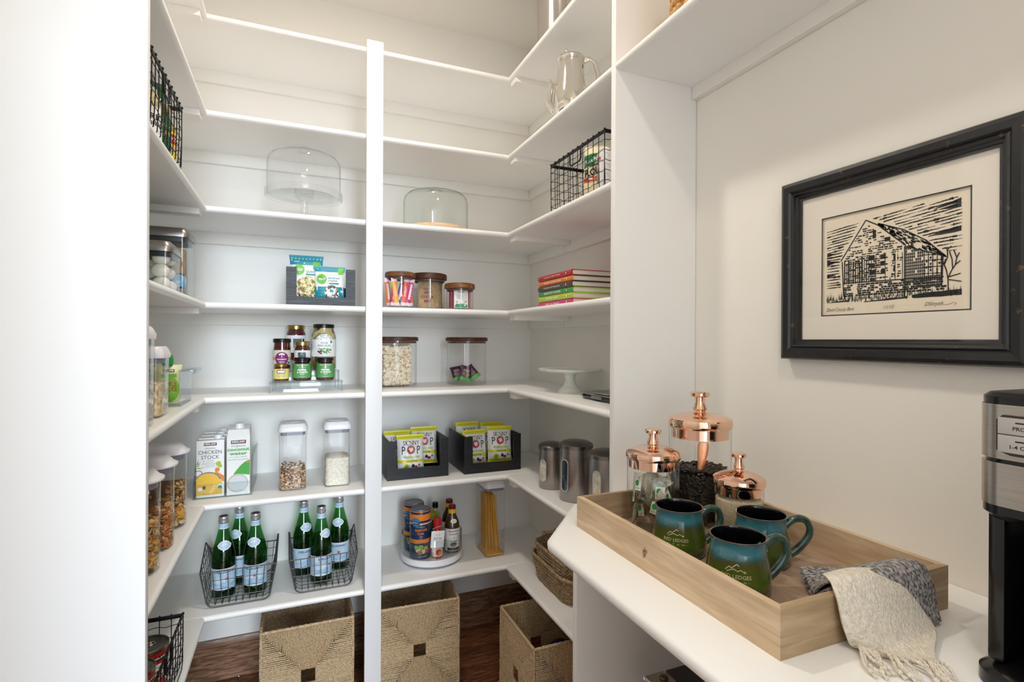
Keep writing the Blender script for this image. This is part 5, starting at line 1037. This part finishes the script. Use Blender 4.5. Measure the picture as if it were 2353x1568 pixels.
COP = M('polished_copper', 'F3C9B0', .05, 1)
ZB = ZT + .0095
def copperjar(x, y, r, gz, bz, lz, rz_, kb, kt, label, liding=1.03):
    t = thing('canister_jar', label, 'jar', (x, y, ZB), 0, 'glass jars with copper lids'); Z = lambda q: q - ZB
    g = MB(); g.lathe([(0, .0015), (r * .86, .0015), (r * .97, .006), (r, .014), (r, Z(lz) - .001)], seg=64); g.lathe([(0, .010), (r * .86, .010), (r * .95, .016)], seg=48); g.tube([((r - .0008) * cos(a), (r - .0008) * sin(a), Z(lz) - .0015) for a in [2 * pi * i / 48 for i in range(48)]], .0012, 5, closed=True); g.build('glass_body', CLEAR, t)
    l = MB(); b = r * .93; R = r * liding; kr = .0115 * r / .058
    l.lathe([(0, Z(bz)), (b, Z(bz)), (b, Z(lz)), (R * .985, Z(lz) + .0005), (R, Z(lz) + .003), (R, Z(rz_) - .006), (R * .975, Z(rz_) - .001), (R * .90, Z(rz_) + .0025), (R * .6, Z(rz_) + .009), (R * .3, Z(kb) - .003), (kr * 1.25, Z(kb) - .001), (0, Z(kb))], seg=72); lo = l.build('lid', COP, t, ang=30)
    H = kt - kb; k = MB(); k.lathe([(kr * 1.15, Z(kb) - .002), (kr * .95, Z(kb) + .002), (kr * 1.25, Z(kb) + H * .16), (kr * 1.05, Z(kb) + H * .30), (kr * .82, Z(kb) + H * .5), (kr * .85, Z(kb) + H * .72), (kr * 1.45, Z(kb) + H * .76), (kr * 1.6, Z(kb) + H * .82), (kr * 1.6, Z(kb) + H * .94), (kr * 1.4, Z(kb) + H), (0, Z(kb) + H)], seg=40); k.build('knob', COP, lo, ang=30)
    return t
j = copperjar(.7377, .959, .0565, 0, 1.0540, 1.0740, 1.0890, 1.1005, 1.138, 'copper-lidded glass jar of tea bags, at the left of the tray', 1.05)
rn = random.Random(21); TBG = glass('tea_wrapper_film', 'F2F0E8', 'D8D8D0', .5, .10, .12); TBP = noisy('tea_bag_paper', [(.3, 'CFC6AE'), (.7, 'E6DFCB')], 60, .8, b=.2)
for i in range(22):
    ang = (i * 47) % 200 - 100 + rn.uniform(-8, 8); rr = .040 - .012 * (i % 3); zz = .005 + .0034 * i; s = MB()
    s.T = Matrix.Rotation(radians(-38 + ang), 4, 'Z') @ Matrix.Translation((0, -rr, zz)) @ Matrix.Rotation(radians(rn.uniform(-28, 28)), 4, 'Y') @ Matrix.Rotation(radians(rn.uniform(-16, -4)), 4, 'X')
    mp, mk = bag(s, .046, .056, .007, pinch=.003); s.grid(lambda u, v: mp(u, v, 0), 8, 8, 0, -.023, .023, 0, .056); s.grid(lambda u, v: mk(u, v, 0), 6, 6, 0, -.023, .023, 0, .056)
    rect(s, -.004, .018, .018, .044, 2, mp, .0008, 4, 4); disc(s, .004, .034, .0065, .0065, 3, mp, .0014); txt(s, 'PURE LEAF', .016, .007, .023, 3, mp, .0014, bold=.02)
    s.build('tea_bag', [TBP if i % 4 == 0 else TBG, TBP, WHITEP, M('tea_tag_green', '2E9A4A', .5)], j, fix=False)
j = copperjar(.8725, .962, .0690, 0, 1.1118, 1.1352, 1.1560, 1.1700, 1.2165, 'tallest copper-lidded glass jar, of dark coffee beans with a copper scoop', 1.04)
s = MB(); rb = .0645; s.lathe([(0, .011), (rb - .004, .012), (rb - .003, .106), (rb * .6, .112), (.012, .113), (0, .1135)], seg=40, m=0); rn = random.Random(6)
for _ in range(1900):
    a = rn.uniform(0, 2 * pi); z = rn.uniform(.014, .112); R = Matrix.Rotation(a, 3, 'Z') @ Matrix.Rotation(pi / 2, 3, 'Y') @ Matrix.Rotation(rn.uniform(0, 6.3), 3, 'Z') @ Matrix.Rotation(rn.uniform(-.5, .5), 3, 'X'); q = .0052 * rn.uniform(.85, 1.1)
    s.ball(((rb - .0028) * cos(a), (rb - .0028) * sin(a), z), (q, q * .68, q * .45), rn.randrange(1, 3), 7, 5, R)
for _ in range(420):
    a = rn.uniform(0, 2 * pi); r_ = sqrt(rn.random()) * (rb - .006); R = Matrix.Rotation(rn.uniform(0, 6.3), 3, 'Z') @ Matrix.Rotation(rn.uniform(-.6, .6), 3, 'X'); q = .0052 * rn.uniform(.85, 1.1)
    s.ball((r_ * cos(a), r_ * sin(a), .113 + rn.uniform(0, .006) + .004 * (r_ / rb)), (q, q * .68, q * .45), rn.randrange(1, 3), 7, 5, R)
s.build('coffee_beans', [M('bean_dark_fill', '0E0A08', .7), M('coffee_bean', '241812', .42), M('coffee_bean_dark', '140D0A', .42)], j, kind='stuff')
s = MB(); s.T = Matrix.Translation((-.026, -.030, .106)) @ Matrix.Rotation(radians(7), 4, 'Y') @ Matrix.Rotation(radians(-35), 4, 'Z'); 
P = [(.0065, 0), (.0080, .03), (.0110, .055), (.0120, .070), (.0100, .078)]
s.loft([[(x, -.0012, z), (x * .6, -.0022, z), (-x * .6, -.0022, z), (-x, -.0012, z), (-x, .0012, z), (x, .0012, z)] for x, z in P])
sc = s.build('scoop', M('brushed_copper', 'C98C66', .25, 1), j)
s = MB(); s.T = Matrix.Translation((-.032, -.032, .088)) @ Matrix.Rotation(radians(-35), 4, 'Z'); s.ball((0, 0, 0), (.017, .010, .022), 0, 14, 10); s.build('scoop_bowl', M('dark_copper', '3A2A24', .25, .8), sc)
j = copperjar(.857, .830, .0480, 0, 1.0170, 1.0360, 1.0510, 1.0660, 1.1013, 'smallest copper-lidded glass jar, full of raw sugar', 1.09)
SUG = noisy('raw_sugar', [(.3, 'BFA986'), (.6, 'DDCDB0'), (.8, 'EFE4CF')], 320, .7, b=.4, bd=.001)
s = MB(); s.lathe([(0, .011), (.043, .011), (.0455, .018), (.0455, .086), (.030, .096), (.010, .1), (0, .1005)], seg=48); s.build('sugar', SUG, j, kind='stuff')
# mugs
def mugmat():
    m = M('reactive_glaze', '2E6C78', .12, coat=.6); b = m.node_tree.nodes['Principled BSDF']; tc = nd(m, 'ShaderNodeTexCoord'); sp = nd(m, 'ShaderNodeSeparateXYZ'); lk(m, tc.outputs['Object'], sp.inputs[0])
    n = nd(m, 'ShaderNodeTexNoise'); n.inputs['Scale'].default_value = 400; n.inputs['Detail'].default_value = 2; lk(m, tc.outputs['Object'], n.inputs['Vector'])
    n2 = nd(m, 'ShaderNodeTexNoise'); n2.inputs['Scale'].default_value = 22; lk(m, tc.outputs['Object'], n2.inputs['Vector'])
    a = nd(m, 'ShaderNodeMath'); a.operation = 'MULTIPLY_ADD'; a.inputs[1].default_value = 1 / .09; a.inputs[2].default_value = -.18; lk(m, sp.outputs['Z'], a.inputs[0])
    c = nd(m, 'ShaderNodeMath'); c.operation = 'MULTIPLY_ADD'; c.inputs[1].default_value = .16; lk(m, n.outputs['Fac'], c.inputs[0]); lk(m, a.outputs[0], c.inputs[2])
    d = nd(m, 'ShaderNodeMath'); d.operation = 'MULTIPLY_ADD'; d.inputs[1].default_value = .22; lk(m, n2.outputs['Fac'], d.inputs[0]); lk(m, c.outputs[0], d.inputs[2])
    lk(m, ramp(m, d.outputs[0], [(.10, '28330F'), (.32, '4E6420'), (.50, '4A5A1E'), (.64, '4C4A22'), (.70, '2F5552'), (.80, '3E7A86'), (.96, '336C78')]), b.inputs['Base Color']); return m
GLZ = mugmat(); INK = M('mug_interior_black', '0C0A10', .12, coat=.5); HGL = noisy('handle_glaze', [(.35, '22322A'), (.6, '3C5C54'), (.8, '2A241C')], 40, .15, (1, 1, 1), coat=.6); CRMI = M('mug_logo_print', 'DCCFA8', .5)
def mug():
    t = thing('coffee_mug', '', 'mug', (0, 0, 0), 0, 'blue to green glazed mugs in the tray')
    pf = [(.046, 0), (.0495, .003), (.0520, .012), (.0515, .024), (.0480, .050), (.0435, .070), (.0425, .080), (.0440, .087), (.0452, .0895)]
    g = MB(); g.lathe([(0, .001), (.044, .001)] + pf, seg=72); g.build('mug_body', GLZ, t)
    n = MB(); n.lathe([(.0452, .0896), (.0445, .0905), (.0425, .0898), (.0405, .080), (.0415, .068), (.0465, .045), (.0490, .020), (.044, .008), (0, .007)], seg=72); n.build('mug_interior', INK, t)
    r_ = MB(); r_.tube([(.0448 * cos(a), .0448 * sin(a), .0898) for a in [2 * pi * i / 56 for i in range(56)]], .0011, 6, closed=True); r_.build('rim', M('mug_rim_brown', '4A3A2A', .2, coat=.5), t)
    P = [(.042, .066), (.050, .074), (.060, .080), (.072, .0815), (.083, .077), (.089, .066), (.089, .054), (.083, .042), (.073, .030), (.062, .020), (.050, .013)]
    h_ = MB(); sm = []
    for i in range(len(P) - 1):
        for k in range(4):
            tt = k / 4; p0 = P[max(0, i - 1)]; p1 = P[i]; p2 = P[i + 1]; p3 = P[min(len(P) - 1, i + 2)]
            sm.append(tuple(.5 * (2 * p1[c] + (p2[c] - p0[c]) * tt + (2 * p0[c] - 5 * p1[c] + 4 * p2[c] - p3[c]) * tt ** 2 + (3 * p1[c] - p0[c] - 3 * p2[c] + p3[c]) * tt ** 3) for c in (0, 1)))
    sm.append(P[-1]); h_.tube([(x, 0, z) for x, z in sm], lambda q: .0062 + .0018 * abs(2 * q - 1), 12); h_.build('handle', HGL, t)
    a = MB(); mp = cylm(.050, profile(pf)); c0 = -.030
    for P_ in ([(-.017, .0475), (-.011, .0535), (-.008, .051), (.001, .0580), (.015, .0465)], [(-.015, .0455), (-.004, .0505), (.002, .0475), (.007, .0500), (.014, .0455)]): stroke(a, [(c0 + x, z) for x, z in P_], .0010, 0, mp, .0004)
    txt(a, 'RED LEDGES', .046, c0, .039, 0, mp, .0004, height=.0058); txt(a, '\u2013 U \u00b7 T \u00b7 A \u00b7 H \u2013', .040, c0, .0315, 0, mp, .0004, height=.003); a.build('printed_logo', CRMI, t, fix=False); return t
m0 = mug(); m0.location = (.686, .666, ZB); m0.rotation_euler.z = radians(-14); m0['label'] = 'green and blue glazed mug nearest the viewer, between the towel and the tray side'
dup(m0, (.699, .827, ZB), -12, 'green and blue glazed mug at the left, in front of the tea bag jar'); dup(m0, (.813, .734, ZB), -26, 'green and blue glazed mug at the back right, beside the sugar jar')
# towel
def catmull(n, u, v):
    def c1(P, t):
        k = len(P) - 1; s = min(max(t, 0), 1) * k; i = min(int(s), k - 1); f = s - i; a, b, c, d = P[max(i - 1, 0)], P[i], P[i + 1], P[min(i + 2, k)]
        return tuple(.5 * (2 * b[j] + (c[j] - a[j]) * f + (2 * a[j] - 5 * b[j] + 4 * c[j] - d[j]) * f ** 2 + (3 * b[j] - a[j] - 3 * c[j] + d[j]) * f ** 3) for j in range(3))
    return c1([c1(r, u) for r in n], v)
KN1 = noisy('heather_grey_knit', [(.30, '3A3A40'), (.45, '77757A'), (.58, 'B2ADA9'), (.75, 'CFC9C3')], 260, .95, (1, .45, .8), b=1.0, bd=.003, bscale=330)
KN2 = noisy('cream_knit', [(.3, 'D5CBBB'), (.6, 'EAE2D5'), (.8, 'F5EFE5')], 200, .95, (1, .6, 1), b=1.0, bd=.003, bscale=300)
t = thing('hand_towel', 'grey and cream fringed knit towel draped over the near end of the tray', 'towel', (0, 0, 0))
def cloth(net, mat, nm, th=.0035, nu=44, nv=48, rip=.0012):
    g = MB(); f = lambda u, v: (lambda p: (p[0], p[1], p[2] + rip * sin(u * 9 + v * 4) * sin(v * 7)))(catmull(net, u, v)); g.grid(f, nu, nv); o = g.build(nm, mat, t)
    m = o.modifiers.new('thickness', 'SOLIDIFY'); m.thickness = th; m.offset = 1; return f
gnet = [[(.768, .585, .929), (.790, .618, .934), (.812, .650, .940)], [(.742, .560, .955), (.790, .575, .962), (.850, .590, .958)], [(.722, .530, .980), (.790, .528, .990), (.880, .535, .988)], [(.715, .507, .990), (.790, .503, .995), (.893, .506, .990)],
        [(.714, .494, .968), (.80, .490, .970), (.897, .493, .964)], [(.714, .491, .938), (.80, .486, .940), (.898, .489, .936)], [(.716, .487, .917), (.80, .480, .919), (.893, .480, .916)]]
cloth(gnet, KN1, 'grey_knit_section')
g2 = [[(x + .004, y - .002 if i < 4 else y + .002, z - .009 if i < 4 else z) for x, y, z in r_] for i, r_ in enumerate(gnet[:4])]
cloth([[(x, y, z - .010) for x, y, z in r_] for r_ in gnet[:3]], KN1, 'grey_knit_fold')
cnet = [[(.716, .536, .994), (.738, .528, 1.000), (.765, .520, 1.002), (.793, .510, 1.000)], [(.700, .512, .994), (.730, .505, 1.001), (.770, .497, .997), (.825, .487, .975)], [(.692, .494, .978), (.728, .486, .972), (.775, .478, .958), (.855, .476, .936)], [(.694, .489, .948), (.728, .475, .940), (.775, .462, .930), (.846, .458, .921)], [(.704, .489, .922), (.724, .468, .920), (.755, .448, .919), (.800, .435, .918)], [(.707, .486, .9165), (.722, .463, .916), (.745, .438, .916), (.776, .418, .916)]]
cloth(cnet, KN2, 'cream_knit_section', .004)
rn = random.Random(12); hem = [catmull(cnet, u / 17, 1.0) for u in range(18)]
for i, p in enumerate(hem):
    L = rn.uniform(.042, .060); dx = -.45 + rn.uniform(-.35, .25); dy = -.9; n = 16; P = []
    for k in range(n + 1):
        q = k / n; P.append((p[0] + dx * L * q + .004 * sin(q * 5 + i), p[1] + dy * L * q * .9, max(.9145, p[2] + .003 + .010 * sin(q * pi) * (1 - q) * rn.uniform(.95, 1.05) - q * .002)))
    g = MB()
    for s_ in (0, pi): 
        Q = [(x + .0011 * cos(k * 1.5 + s_), y, z + .0011 * sin(k * 1.5 + s_)) for k, (x, y, z) in enumerate(P)]; g.tube(Q, .0015, 6)
    e = P[-1]; g.ball((e[0], e[1], e[2] + .001), (.0036, .0040, .0034), 0, 8, 6)
    for k in range(3): g.tube([e, (e[0] - .003 + .003 * k, e[1] - .008, .9135)], .0009, 4)
    g.build('tassel', KN2, t)
# coffee maker
t = thing('coffee_maker', 'black and brushed steel drip coffee maker at the right edge of the counter', 'coffee maker', (.790, .290, ZT), -90); SB = noisy('brushed_head_steel', [(.35, 'AEA69C'), (.65, 'BBB3AA')], 14, .25, (.6, .6, 60), metal=1)
w = .200; D = .235
def hd(z0, z1, k=0, r=.028, f=0): return [ring(w - k, D - k, r, z0, 7, 0, D / 2), ring(w - k, D - k, r, z1, 7, 0, D / 2)]
MB().loft([ring(w, D, .028, .2245, 7, 0, D / 2), ring(w, D, .028, .228, 7, 0, D / 2), ring(w, D, .028, .277, 7, 0, D / 2)]).build('brew_basket_band', SB, t)
MB().loft(hd(.277, .282, .006)).build('head_seam', BLACKPL, t)
MB().loft(hd(.282, .348)).build('control_band', SB, t)
MB().loft([ring(w - .002, D - .002, .028, .348, 7, 0, D / 2), ring(w - .002, D - .002, .028, .357, 7, 0, D / 2), ring(w - .014, D - .014, .022, .362, 7, 0, D / 2)]).build('top_lid', BLACKPL, t)
MB().loft([ring(w - .02, D - .02, .02, .206, 7, 0, D / 2), ring(w - .002, D - .002, .028, .214, 7, 0, D / 2), ring(w - .002, D - .002, .028, .2242, 7, 0, D / 2)]).build('head_underside', BLACKPL, t)
MB().cbox(-.092, .092, .115, .222, .03, .214, .006).build('water_tank', BLACKPL, t)
for s in (-1, 1): MB().cbox(min(s * .074, s * .092), max(s * .074, s * .092), .018, .114, .026, .213, .005).build('side_column', BLACKPL, t)
MB().loft([ring(w + .006, D + .006, .035, 0, 8, 0, D / 2), ring(w + .006, D + .006, .035, .016, 8, 0, D / 2), ring(w - .02, D - .03, .03, .026, 8, 0, D / 2)]).build('base', BLACKPL, t)
cf = MB(); cf.lathe([(0, .027), (.050, .027), (.062, .040), (.066, .080), (.060, .130), (.048, .160), (.050, .170)], 0, .075, 40); cf.build('carafe', glass('smoked_glass', '3A3432', '14100E', .7, .1), t)
p = MB(); p.prism([(x, y) for x, y in [(-.074, .293), (-.074, .330), (-.068, .336), (.068, .336), (.074, .330), (.074, .293), (.060, .288), (-.060, .288)]], -.0025, .0005, axis='y'); po = p.build('control_panel', M('button_gap_black', '2A2A2C', .4), t)
BT = M('silver_button', 'B9B6B4', .35, .3)
for (x0, x1) in ((-.072, -.026), (.026, .072)):
    for z0, z1, word in ((.3135, .3335, 'PROG' if x0 < 0 else 'CLEAN'), (.2915, .3125, '1-4 CUP' if x0 < 0 else 'BOLD')):
        b = MB(); b.cbox(x0, x1, -.0042, -.0026, z0, z1, .0009); mp = flat(-.0043); rect(b, (x0 + x1) / 2 - .006, (x0 + x1) / 2 + .006, z0 + .0135, z0 + .0152, 1, mp, .0001)
        if x0 < 0: txt(b, word, .0165 if word == 'PROG' else .022, (x0 + x1) / 2, z0 + .0075, 1, mp, .0002, bold=.01)
        b.build('button', [BT, BLK], po)
b = MB(); b.cbox(-.024, .024, -.0036, -.0026, .292, .333, .001); b.build('display', M('lcd_dark', '1A2024', .1), po)
b = MB(); b.T = Matrix.Translation((.0, 0, .250)) @ Matrix.Rotation(pi / 2, 4, 'X'); b.lathe([(.016, 0), (.018, .0015), (.016, .003), (.0135, .002), (.0135, 0)], seg=32); b.build('badge_ring', CHROME, t)
# framed woodcut print
FB = noisy('distressed_black_frame', [(.28, '5A4232'), (.34, '17171A'), (.8, '1E1F23')], 55, .35, b=.25, bd=.002, coat=.15)
y0, y1, z0, z1 = .438, .884, 1.295, 1.694; fw = .044
t = thing('framed_print', 'black distressed wood frame with a woodcut print of an old barn', 'picture', (XR - .0015, (y0 + y1) / 2, (z0 + z1) / 2), -90)
hw, hh = (y1 - y0) / 2, (z1 - z0) / 2
prof = [(0, 0), (0, .022), (.003, .027), (.010, .030), (.022, .029), (.026, .024), (.029, .026), (.032, .025), (.034, .019), (.038, .018), (.040, .014), (fw, .014), (fw, 0)]
for (ax, az, bx, bz) in ((-1, 1, 1, 1), (1, 1, 1, -1), (1, -1, -1, -1), (-1, -1, -1, 1)):
    m = MB(); m.loft([[(cx * (hw - d), -h, cz * (hh - d)) for d, h in prof] for cx, cz in ((ax, az), (bx, bz))]); m.build('frame_bar', FB, t, ang=25)
MATB = M('cream_mat_board', 'EFE8DD', .75); wl, wr = .838 - (y0 + y1) / 2, 0
U0 = -(hw - (y1 - .794)); U1 = U0 + .273; V0 = 1.389 - (z0 + z1) / 2; V1 = V0 + .211; a_, b_ = hw - .040, hh - .040
mt = MB(); 
for (q0, q1, r0, r1) in ((-a_, U0, -b_, b_), (U1, a_, -b_, b_), (U0, U1, -b_, V0), (U0, U1, V1, b_)): mt.box(q0, q1, -.010, -.0085, r0, r1)
mt.build('mat_board', MATB, t)
ln = MB(); mp = flat(-.0101); 
for (q0, q1, r0, r1) in ((U0, U0 + .0022, V0, V1), (U1 - .0022, U1, V0, V1), (U0, U1, V0, V0 + .0022), (U0, U1, V1 - .0022, V1)): rect(ln, q0, q1, r0, r1, 0, mp, 0)
ln.build('mat_inner_line', M('mat_line_black', '22262A', .6), t)
pr = MB(); mp0 = flat(-.0070); rect(pr, U0 - .004, U1 + .004, V0 - .004, V1 + .004, 0, mp0, 0)
q = lambda u, v, o: (U0 + u, -.0072 - o, V0 + v); rn = random.Random(31)
def wedge(x0, y, x1, yy, w0, w1, off=.0001): 
    n = 5; T_ = []; B_ = []
    for i in range(n + 1):
        f = i / n; x = x0 + (x1 - x0) * f; c = y + (yy - y) * f + rn.uniform(-.0004, .0004); ww = (w0 + (w1 - w0) * f) * (.5 + rn.uniform(-.12, .12)); T_.append((x, c + ww)); B_.append((x, c - ww))
    for i in range(n): poly(pr, [B_[i], B_[i + 1], T_[i + 1], T_[i]], 1, q, off)
def roof(x):   # skyline height
    P = [(.0415, .1136), (.070, .160), (.0931, .1891), (.125, .176), (.1641, .1555), (.2020, .1295), (.2322, .0971)]
    for (a, b), (c, d) in zip(P[:-1], P[1:]):
        if a <= x <= c: return b + (d - b) * (x - a) / (c - a)
    return 0
v = .062
while v < .197:
    sl = .012 if v > .13 else .003
    x = .0105
    segs = []
    while x < .256:
        L = rn.uniform(.03, .10); segs.append((x, min(x + L, .2575))); x += L + rn.uniform(.002, .012)
    for (a, b) in segs:
        n = 8; run = []
        for i in range(n):
            xa = a + (b - a) * i / n; xb = a + (b - a) * (i + 1) / n; y_ = v + sl * (xa - .13) / .13
            if y_ > roof(xa) + .004 and y_ > roof(xb) + .004 and y_ < .1965 and not (xa > .225 and y_ < .105): run.append((xa, xb, y_))
        for xa, xb, y_ in run: 
            f = (xa - a) / (b - a); ww = .0019 * sin(pi * min(1, f + .08)) + .0005 + (.002 if rn.random() < .1 else 0); wedge(xa, y_, xb, y_ + sl * (xb - xa) / .13, ww, ww * .9)
    v += rn.uniform(.0048, .0072)
for (a, y_, b, yy, w0, w1) in ((.256, .190, .215, .184, .008, .001), (.256, .181, .222, .181, .006, .001), (.2565, .142, .205, .136, .010, .001), (.011, .130, .030, .131, .008, .001), (.011, .112, .034, .114, .010, .001), (.011, .085, .030, .086, .008, .001)): wedge(a, y_, b, yy, w0, w1)
# barn: gable face, side wall, roof, footing
for seg in (((.0415, .1136), (.0931, .1891)), ((.0931, .1891), (.1167, .1747)), ((.1167, .1747), (.1660, .1280)), ((.1167, .1780), (.1641, .1565)), ((.1641, .1565), (.2020, .1300)), ((.2020, .1300), (.2330, .0971)), ((.1660, .1250), (.1663, .0300)), ((.0445, .112), (.0480, .0390)), ((.2290, .098), (.2271, .045)), ((.1660, .1250), (.2330, .0971))): stroke(pr, list(seg), .0022, 1, q, .0002)
def inside(x, y): return .045 < x < .166 and .040 < y and y < min(.1136 + (x - .0415) * 1.463, .1891 - (x - .0931) * .83 if x > .0931 else 1) - .002
y_ = .070
while y_ < .185:                      # boards of the gable, broken and gapped
    x = .045
    while x < .166:
        w_ = rn.uniform(.003, .010)
        if rn.random() < .62 and inside(x, y_) and inside(x + w_, y_ + .003): wedge(x, y_ + .001, x + w_, y_ + .001, rn.uniform(.0012, .0034), rn.uniform(.0012, .0034), .00015)
        x += w_ + rn.uniform(.0006, .0022)
    y_ += .0042
for i in range(26):                   # upright boards at the left and centre
    x = .050 + i * .0045; y0_ = .064; y1_ = min(.112 + rn.uniform(-.006, .006), .1136 + (x - .0415) * 1.4)
    if i < 11 or rn.random() < .6: stroke(pr, [(x, y0_), (x + rn.uniform(-.0006, .0006), y1_)], rn.uniform(.0012, .0032) if i < 11 else .0012, 1, q, .00025)
for (x, y, w_, h_) in ((.100, .107, .011, .010), (.122, .107, .010, .009), (.100, .093, .011, .008), (.122, .094, .008, .009), (.101, .078, .012, .009), (.123, .078, .008, .009), (.102, .066, .010, .006), (.146, .100, .008, .012), (.146, .080, .007, .012), (.107, .150, .006, .016), (.130, .140, .010, .008)): rect(pr, x, x + w_, y, y + h_, 1, q, .0003)
rect(pr, .088, .098, .122, .130, 0, q, .0003); ringp(pr, .1235, .134, .003, .0042, 1, q, .0004); rect(pr, .136, .142, .070, .115, 0, q, .00032); rect(pr, .150, .153, .070, .118, 0, q, .00032)
y_ = .045
while y_ < .1220:                     # side wall: dark siding left, open frames right
    for i in range(18):
        x = .1675 + i * .0034; top = .1250 - (x - .166) * .42
        if y_ < top - .003:
            if x < .197:
                if rn.random() < .88: rect(pr, x, x + .0025, y_, y_ + .0046, 1, q, .00025)
            elif rn.random() < .34 or y_ < .062: rect(pr, x, x + .0028, y_, y_ + .0040, 1, q, .00025)
    y_ += .0056
for x in (.199, .206, .213, .220, .2265): stroke(pr, [(x, .060), (x, .1240 - (x - .166) * .42)], .0014, 1, q, .0004)
for y_ in (.070, .082, .094, .104): stroke(pr, [(.197, y_), (.228, y_ - .002)], .0013, 1, q, .0004)
for i in range(150):                  # shingles
    f = rn.random(); g_ = rn.random(); xa = .1167 + (.2330 - .1167) * f; yt = roof(xa) - .001; yb = (.1747 - (xa - .1167) * 1.0) if xa < .166 else .1250 - (xa - .166) * .42; yq = yb + (yt - yb) * g_
    if yt > yb: wedge(xa, yq, xa + .005, yq - .003, .0030, .0022, .0003)
stroke(pr, [(.0470, .0672), (.1663, .0634), (.2290, .0600)], .0020, 1, q, .0005)
y_ = .040
while y_ < .062:
    x = .0485
    while x < .226: w_ = rn.uniform(.004, .009); (wedge(x, y_, x + w_, y_, .0032, .0030, .0003) if rn.random() < .85 and not (.062 < x < .072) else None); x += w_ + .0010
    y_ += .0042
for i in range(130):                  # grass
    x = .0115 + .246 * i / 130 + rn.uniform(-.001, .001); h_ = rn.uniform(.006, .018) * (1.1 if x < .05 else 1); b0 = .030 + rn.uniform(-.004, .004); poly(pr, [(x - .0009, b0), (x + .0009, b0), (x + rn.uniform(-.002, .002), b0 + h_)], 1, q, .00055)
wedge(.180, .0300, .2575, .0320, .006, .012); wedge(.0110, .0285, .06, .030, .001, .0035); wedge(.090, .0255, .17, .029, .002, .004)
for P_ in ([(.2375, .034), (.2370, .056), (.2345, .072), (.2310, .082), (.2330, .092)], [(.2370, .058), (.2420, .070), (.2480, .080), (.2500, .092), (.2540, .100)], [(.2480, .080), (.2555, .086)], [(.2345, .072), (.2290, .088), (.2270, .100)], [(.2440, .073), (.2430, .090), (.2390, .104)], [(.2500, .092), (.2455, .106)], [(.2385, .060), (.2560, .064)], [(.2310, .082), (.2360, .094), (.2360, .108), (.2320, .112)], [(.2360, .108), (.2420, .113)], [(.2380, .055), (.2570, .050)]): stroke(pr, P_, .0017, 1, q, .0006)
txt(pr, 'David County Barn', .060, .040, .0120, 2, q, .0006, shear=.6, height=.010); txt(pr, '11/15', .020, .1385, .0130, 2, q, .0006, shear=.5, height=.0065); txt(pr, 'DSmyth', .030, .2150, .0135, 2, q, .0006, shear=.6, height=.009); stroke(pr, [(.230, .012), (.238, .0115), (.245, .015), (.250, .013), (.246, .009)], .0006, 2, q, .0006)
pr.build('woodcut_print', [M('print_paper', 'F2E5D0', .8), M('woodcut_black', '17191D', .6), M('pencil_grey', '7A706A', .7)], t, fix=False, smooth=False)
g = MB(); g.add([(-a_, -.0150, -b_), (a_, -.0150, -b_), (a_, -.0150, b_), (-a_, -.0150, b_)], [(0, 1, 2, 3)]); g.build('picture_glass', glass('picture_glass', 'FFFFFF', 'F4F4F4', .5, .035, .015), t)
# woven basket on the upper nook shelf
t = thing('woven_basket', 'golden braided water hyacinth basket on the shelf above the counter', 'basket', (.925, .905, S2 + .001)); HY = noisy('water_hyacinth', [(.3, 'A8763C'), (.55, 'D0A062'), (.8, 'E8C48C')], 70, .55, b=.5, bd=.002)
s = MB(); rw, rd = .115, .130
for r_ in range(9):
    z = .016 + r_ * .024; P = rrect(rw * 2, rd * 2, .07, 9); N = 34
    L = len(P)
    for i in range(N):
        f = (i + .5 * (r_ % 2)) / N * L; a = int(f); x = P[a % L][0] + (P[(a + 1) % L][0] - P[a % L][0]) * (f - a); y = P[a % L][1] + (P[(a + 1) % L][1] - P[a % L][1]) * (f - a); ang = atan2(y, x) + pi / 2
        for tl in (-1, 1): s.ball((x, y, z + tl * .005), (.0150, .0075, .0068), 0, 9, 6, Matrix.Rotation(ang, 3, 'Z') @ Matrix.Rotation(tl * .55, 3, 'Y'))
s.build('braided_wall', HY, t, kind='stuff', fix=False); MB().loft([ring(rw * 1.9, rd * 1.9, .06, .001), ring(rw * 1.9, rd * 1.9, .06, .20)]).build('basket_liner', HY, t)
# appliance and box on the lower nook shelf
t = thing('countertop_appliance', 'black boxy appliance with an open front slot under the counter', 'appliance', (.913, .870, .300)); b = MB(); b.cbox(-.105, .125, -.115, .130, .246, .260, .003); b.cbox(-.105, -.090, -.115, .130, 0, .2458, .002); b.cbox(.110, .125, -.115, .130, 0, .2458, .002); b.cbox(-.0898, .1098, .115, .130, 0, .2458, .002); b.box(-.0898, .1098, -.10, .109, 0, .012); b.build('housing', M('appliance_black', '0C0B0B', .35), t)
b = MB(); b.cbox(-.085, .105, -.112, -.098, .015, .050, .003); b.build('front_drawer', M('appliance_dark_grey', '161616', .3), t)
t = thing('metal_box', 'pale metal box with a round knob beside the black appliance', 'box', (.766, .928, .300)); b = MB(); b.cbox(-.028, .028, -.075, .060, 0, .270, .003); b.build('box_body', M('warm_grey_metal', '9A8C7C', .35, .5), t)
b = MB(); b.cbox(-.0292, -.0284, -.075, .060, .236, .2715, .0003); b.build('edge_trim', CHROME, t); b = MB(); b.lathe([(.008, .2702), (.006, .274), (.010, .277), (.0105, .281), (.008, .284), (0, .285)], 0, .025, 24); b.build('knob', M('brown_knob', '5A4A40', .2, .6), t)
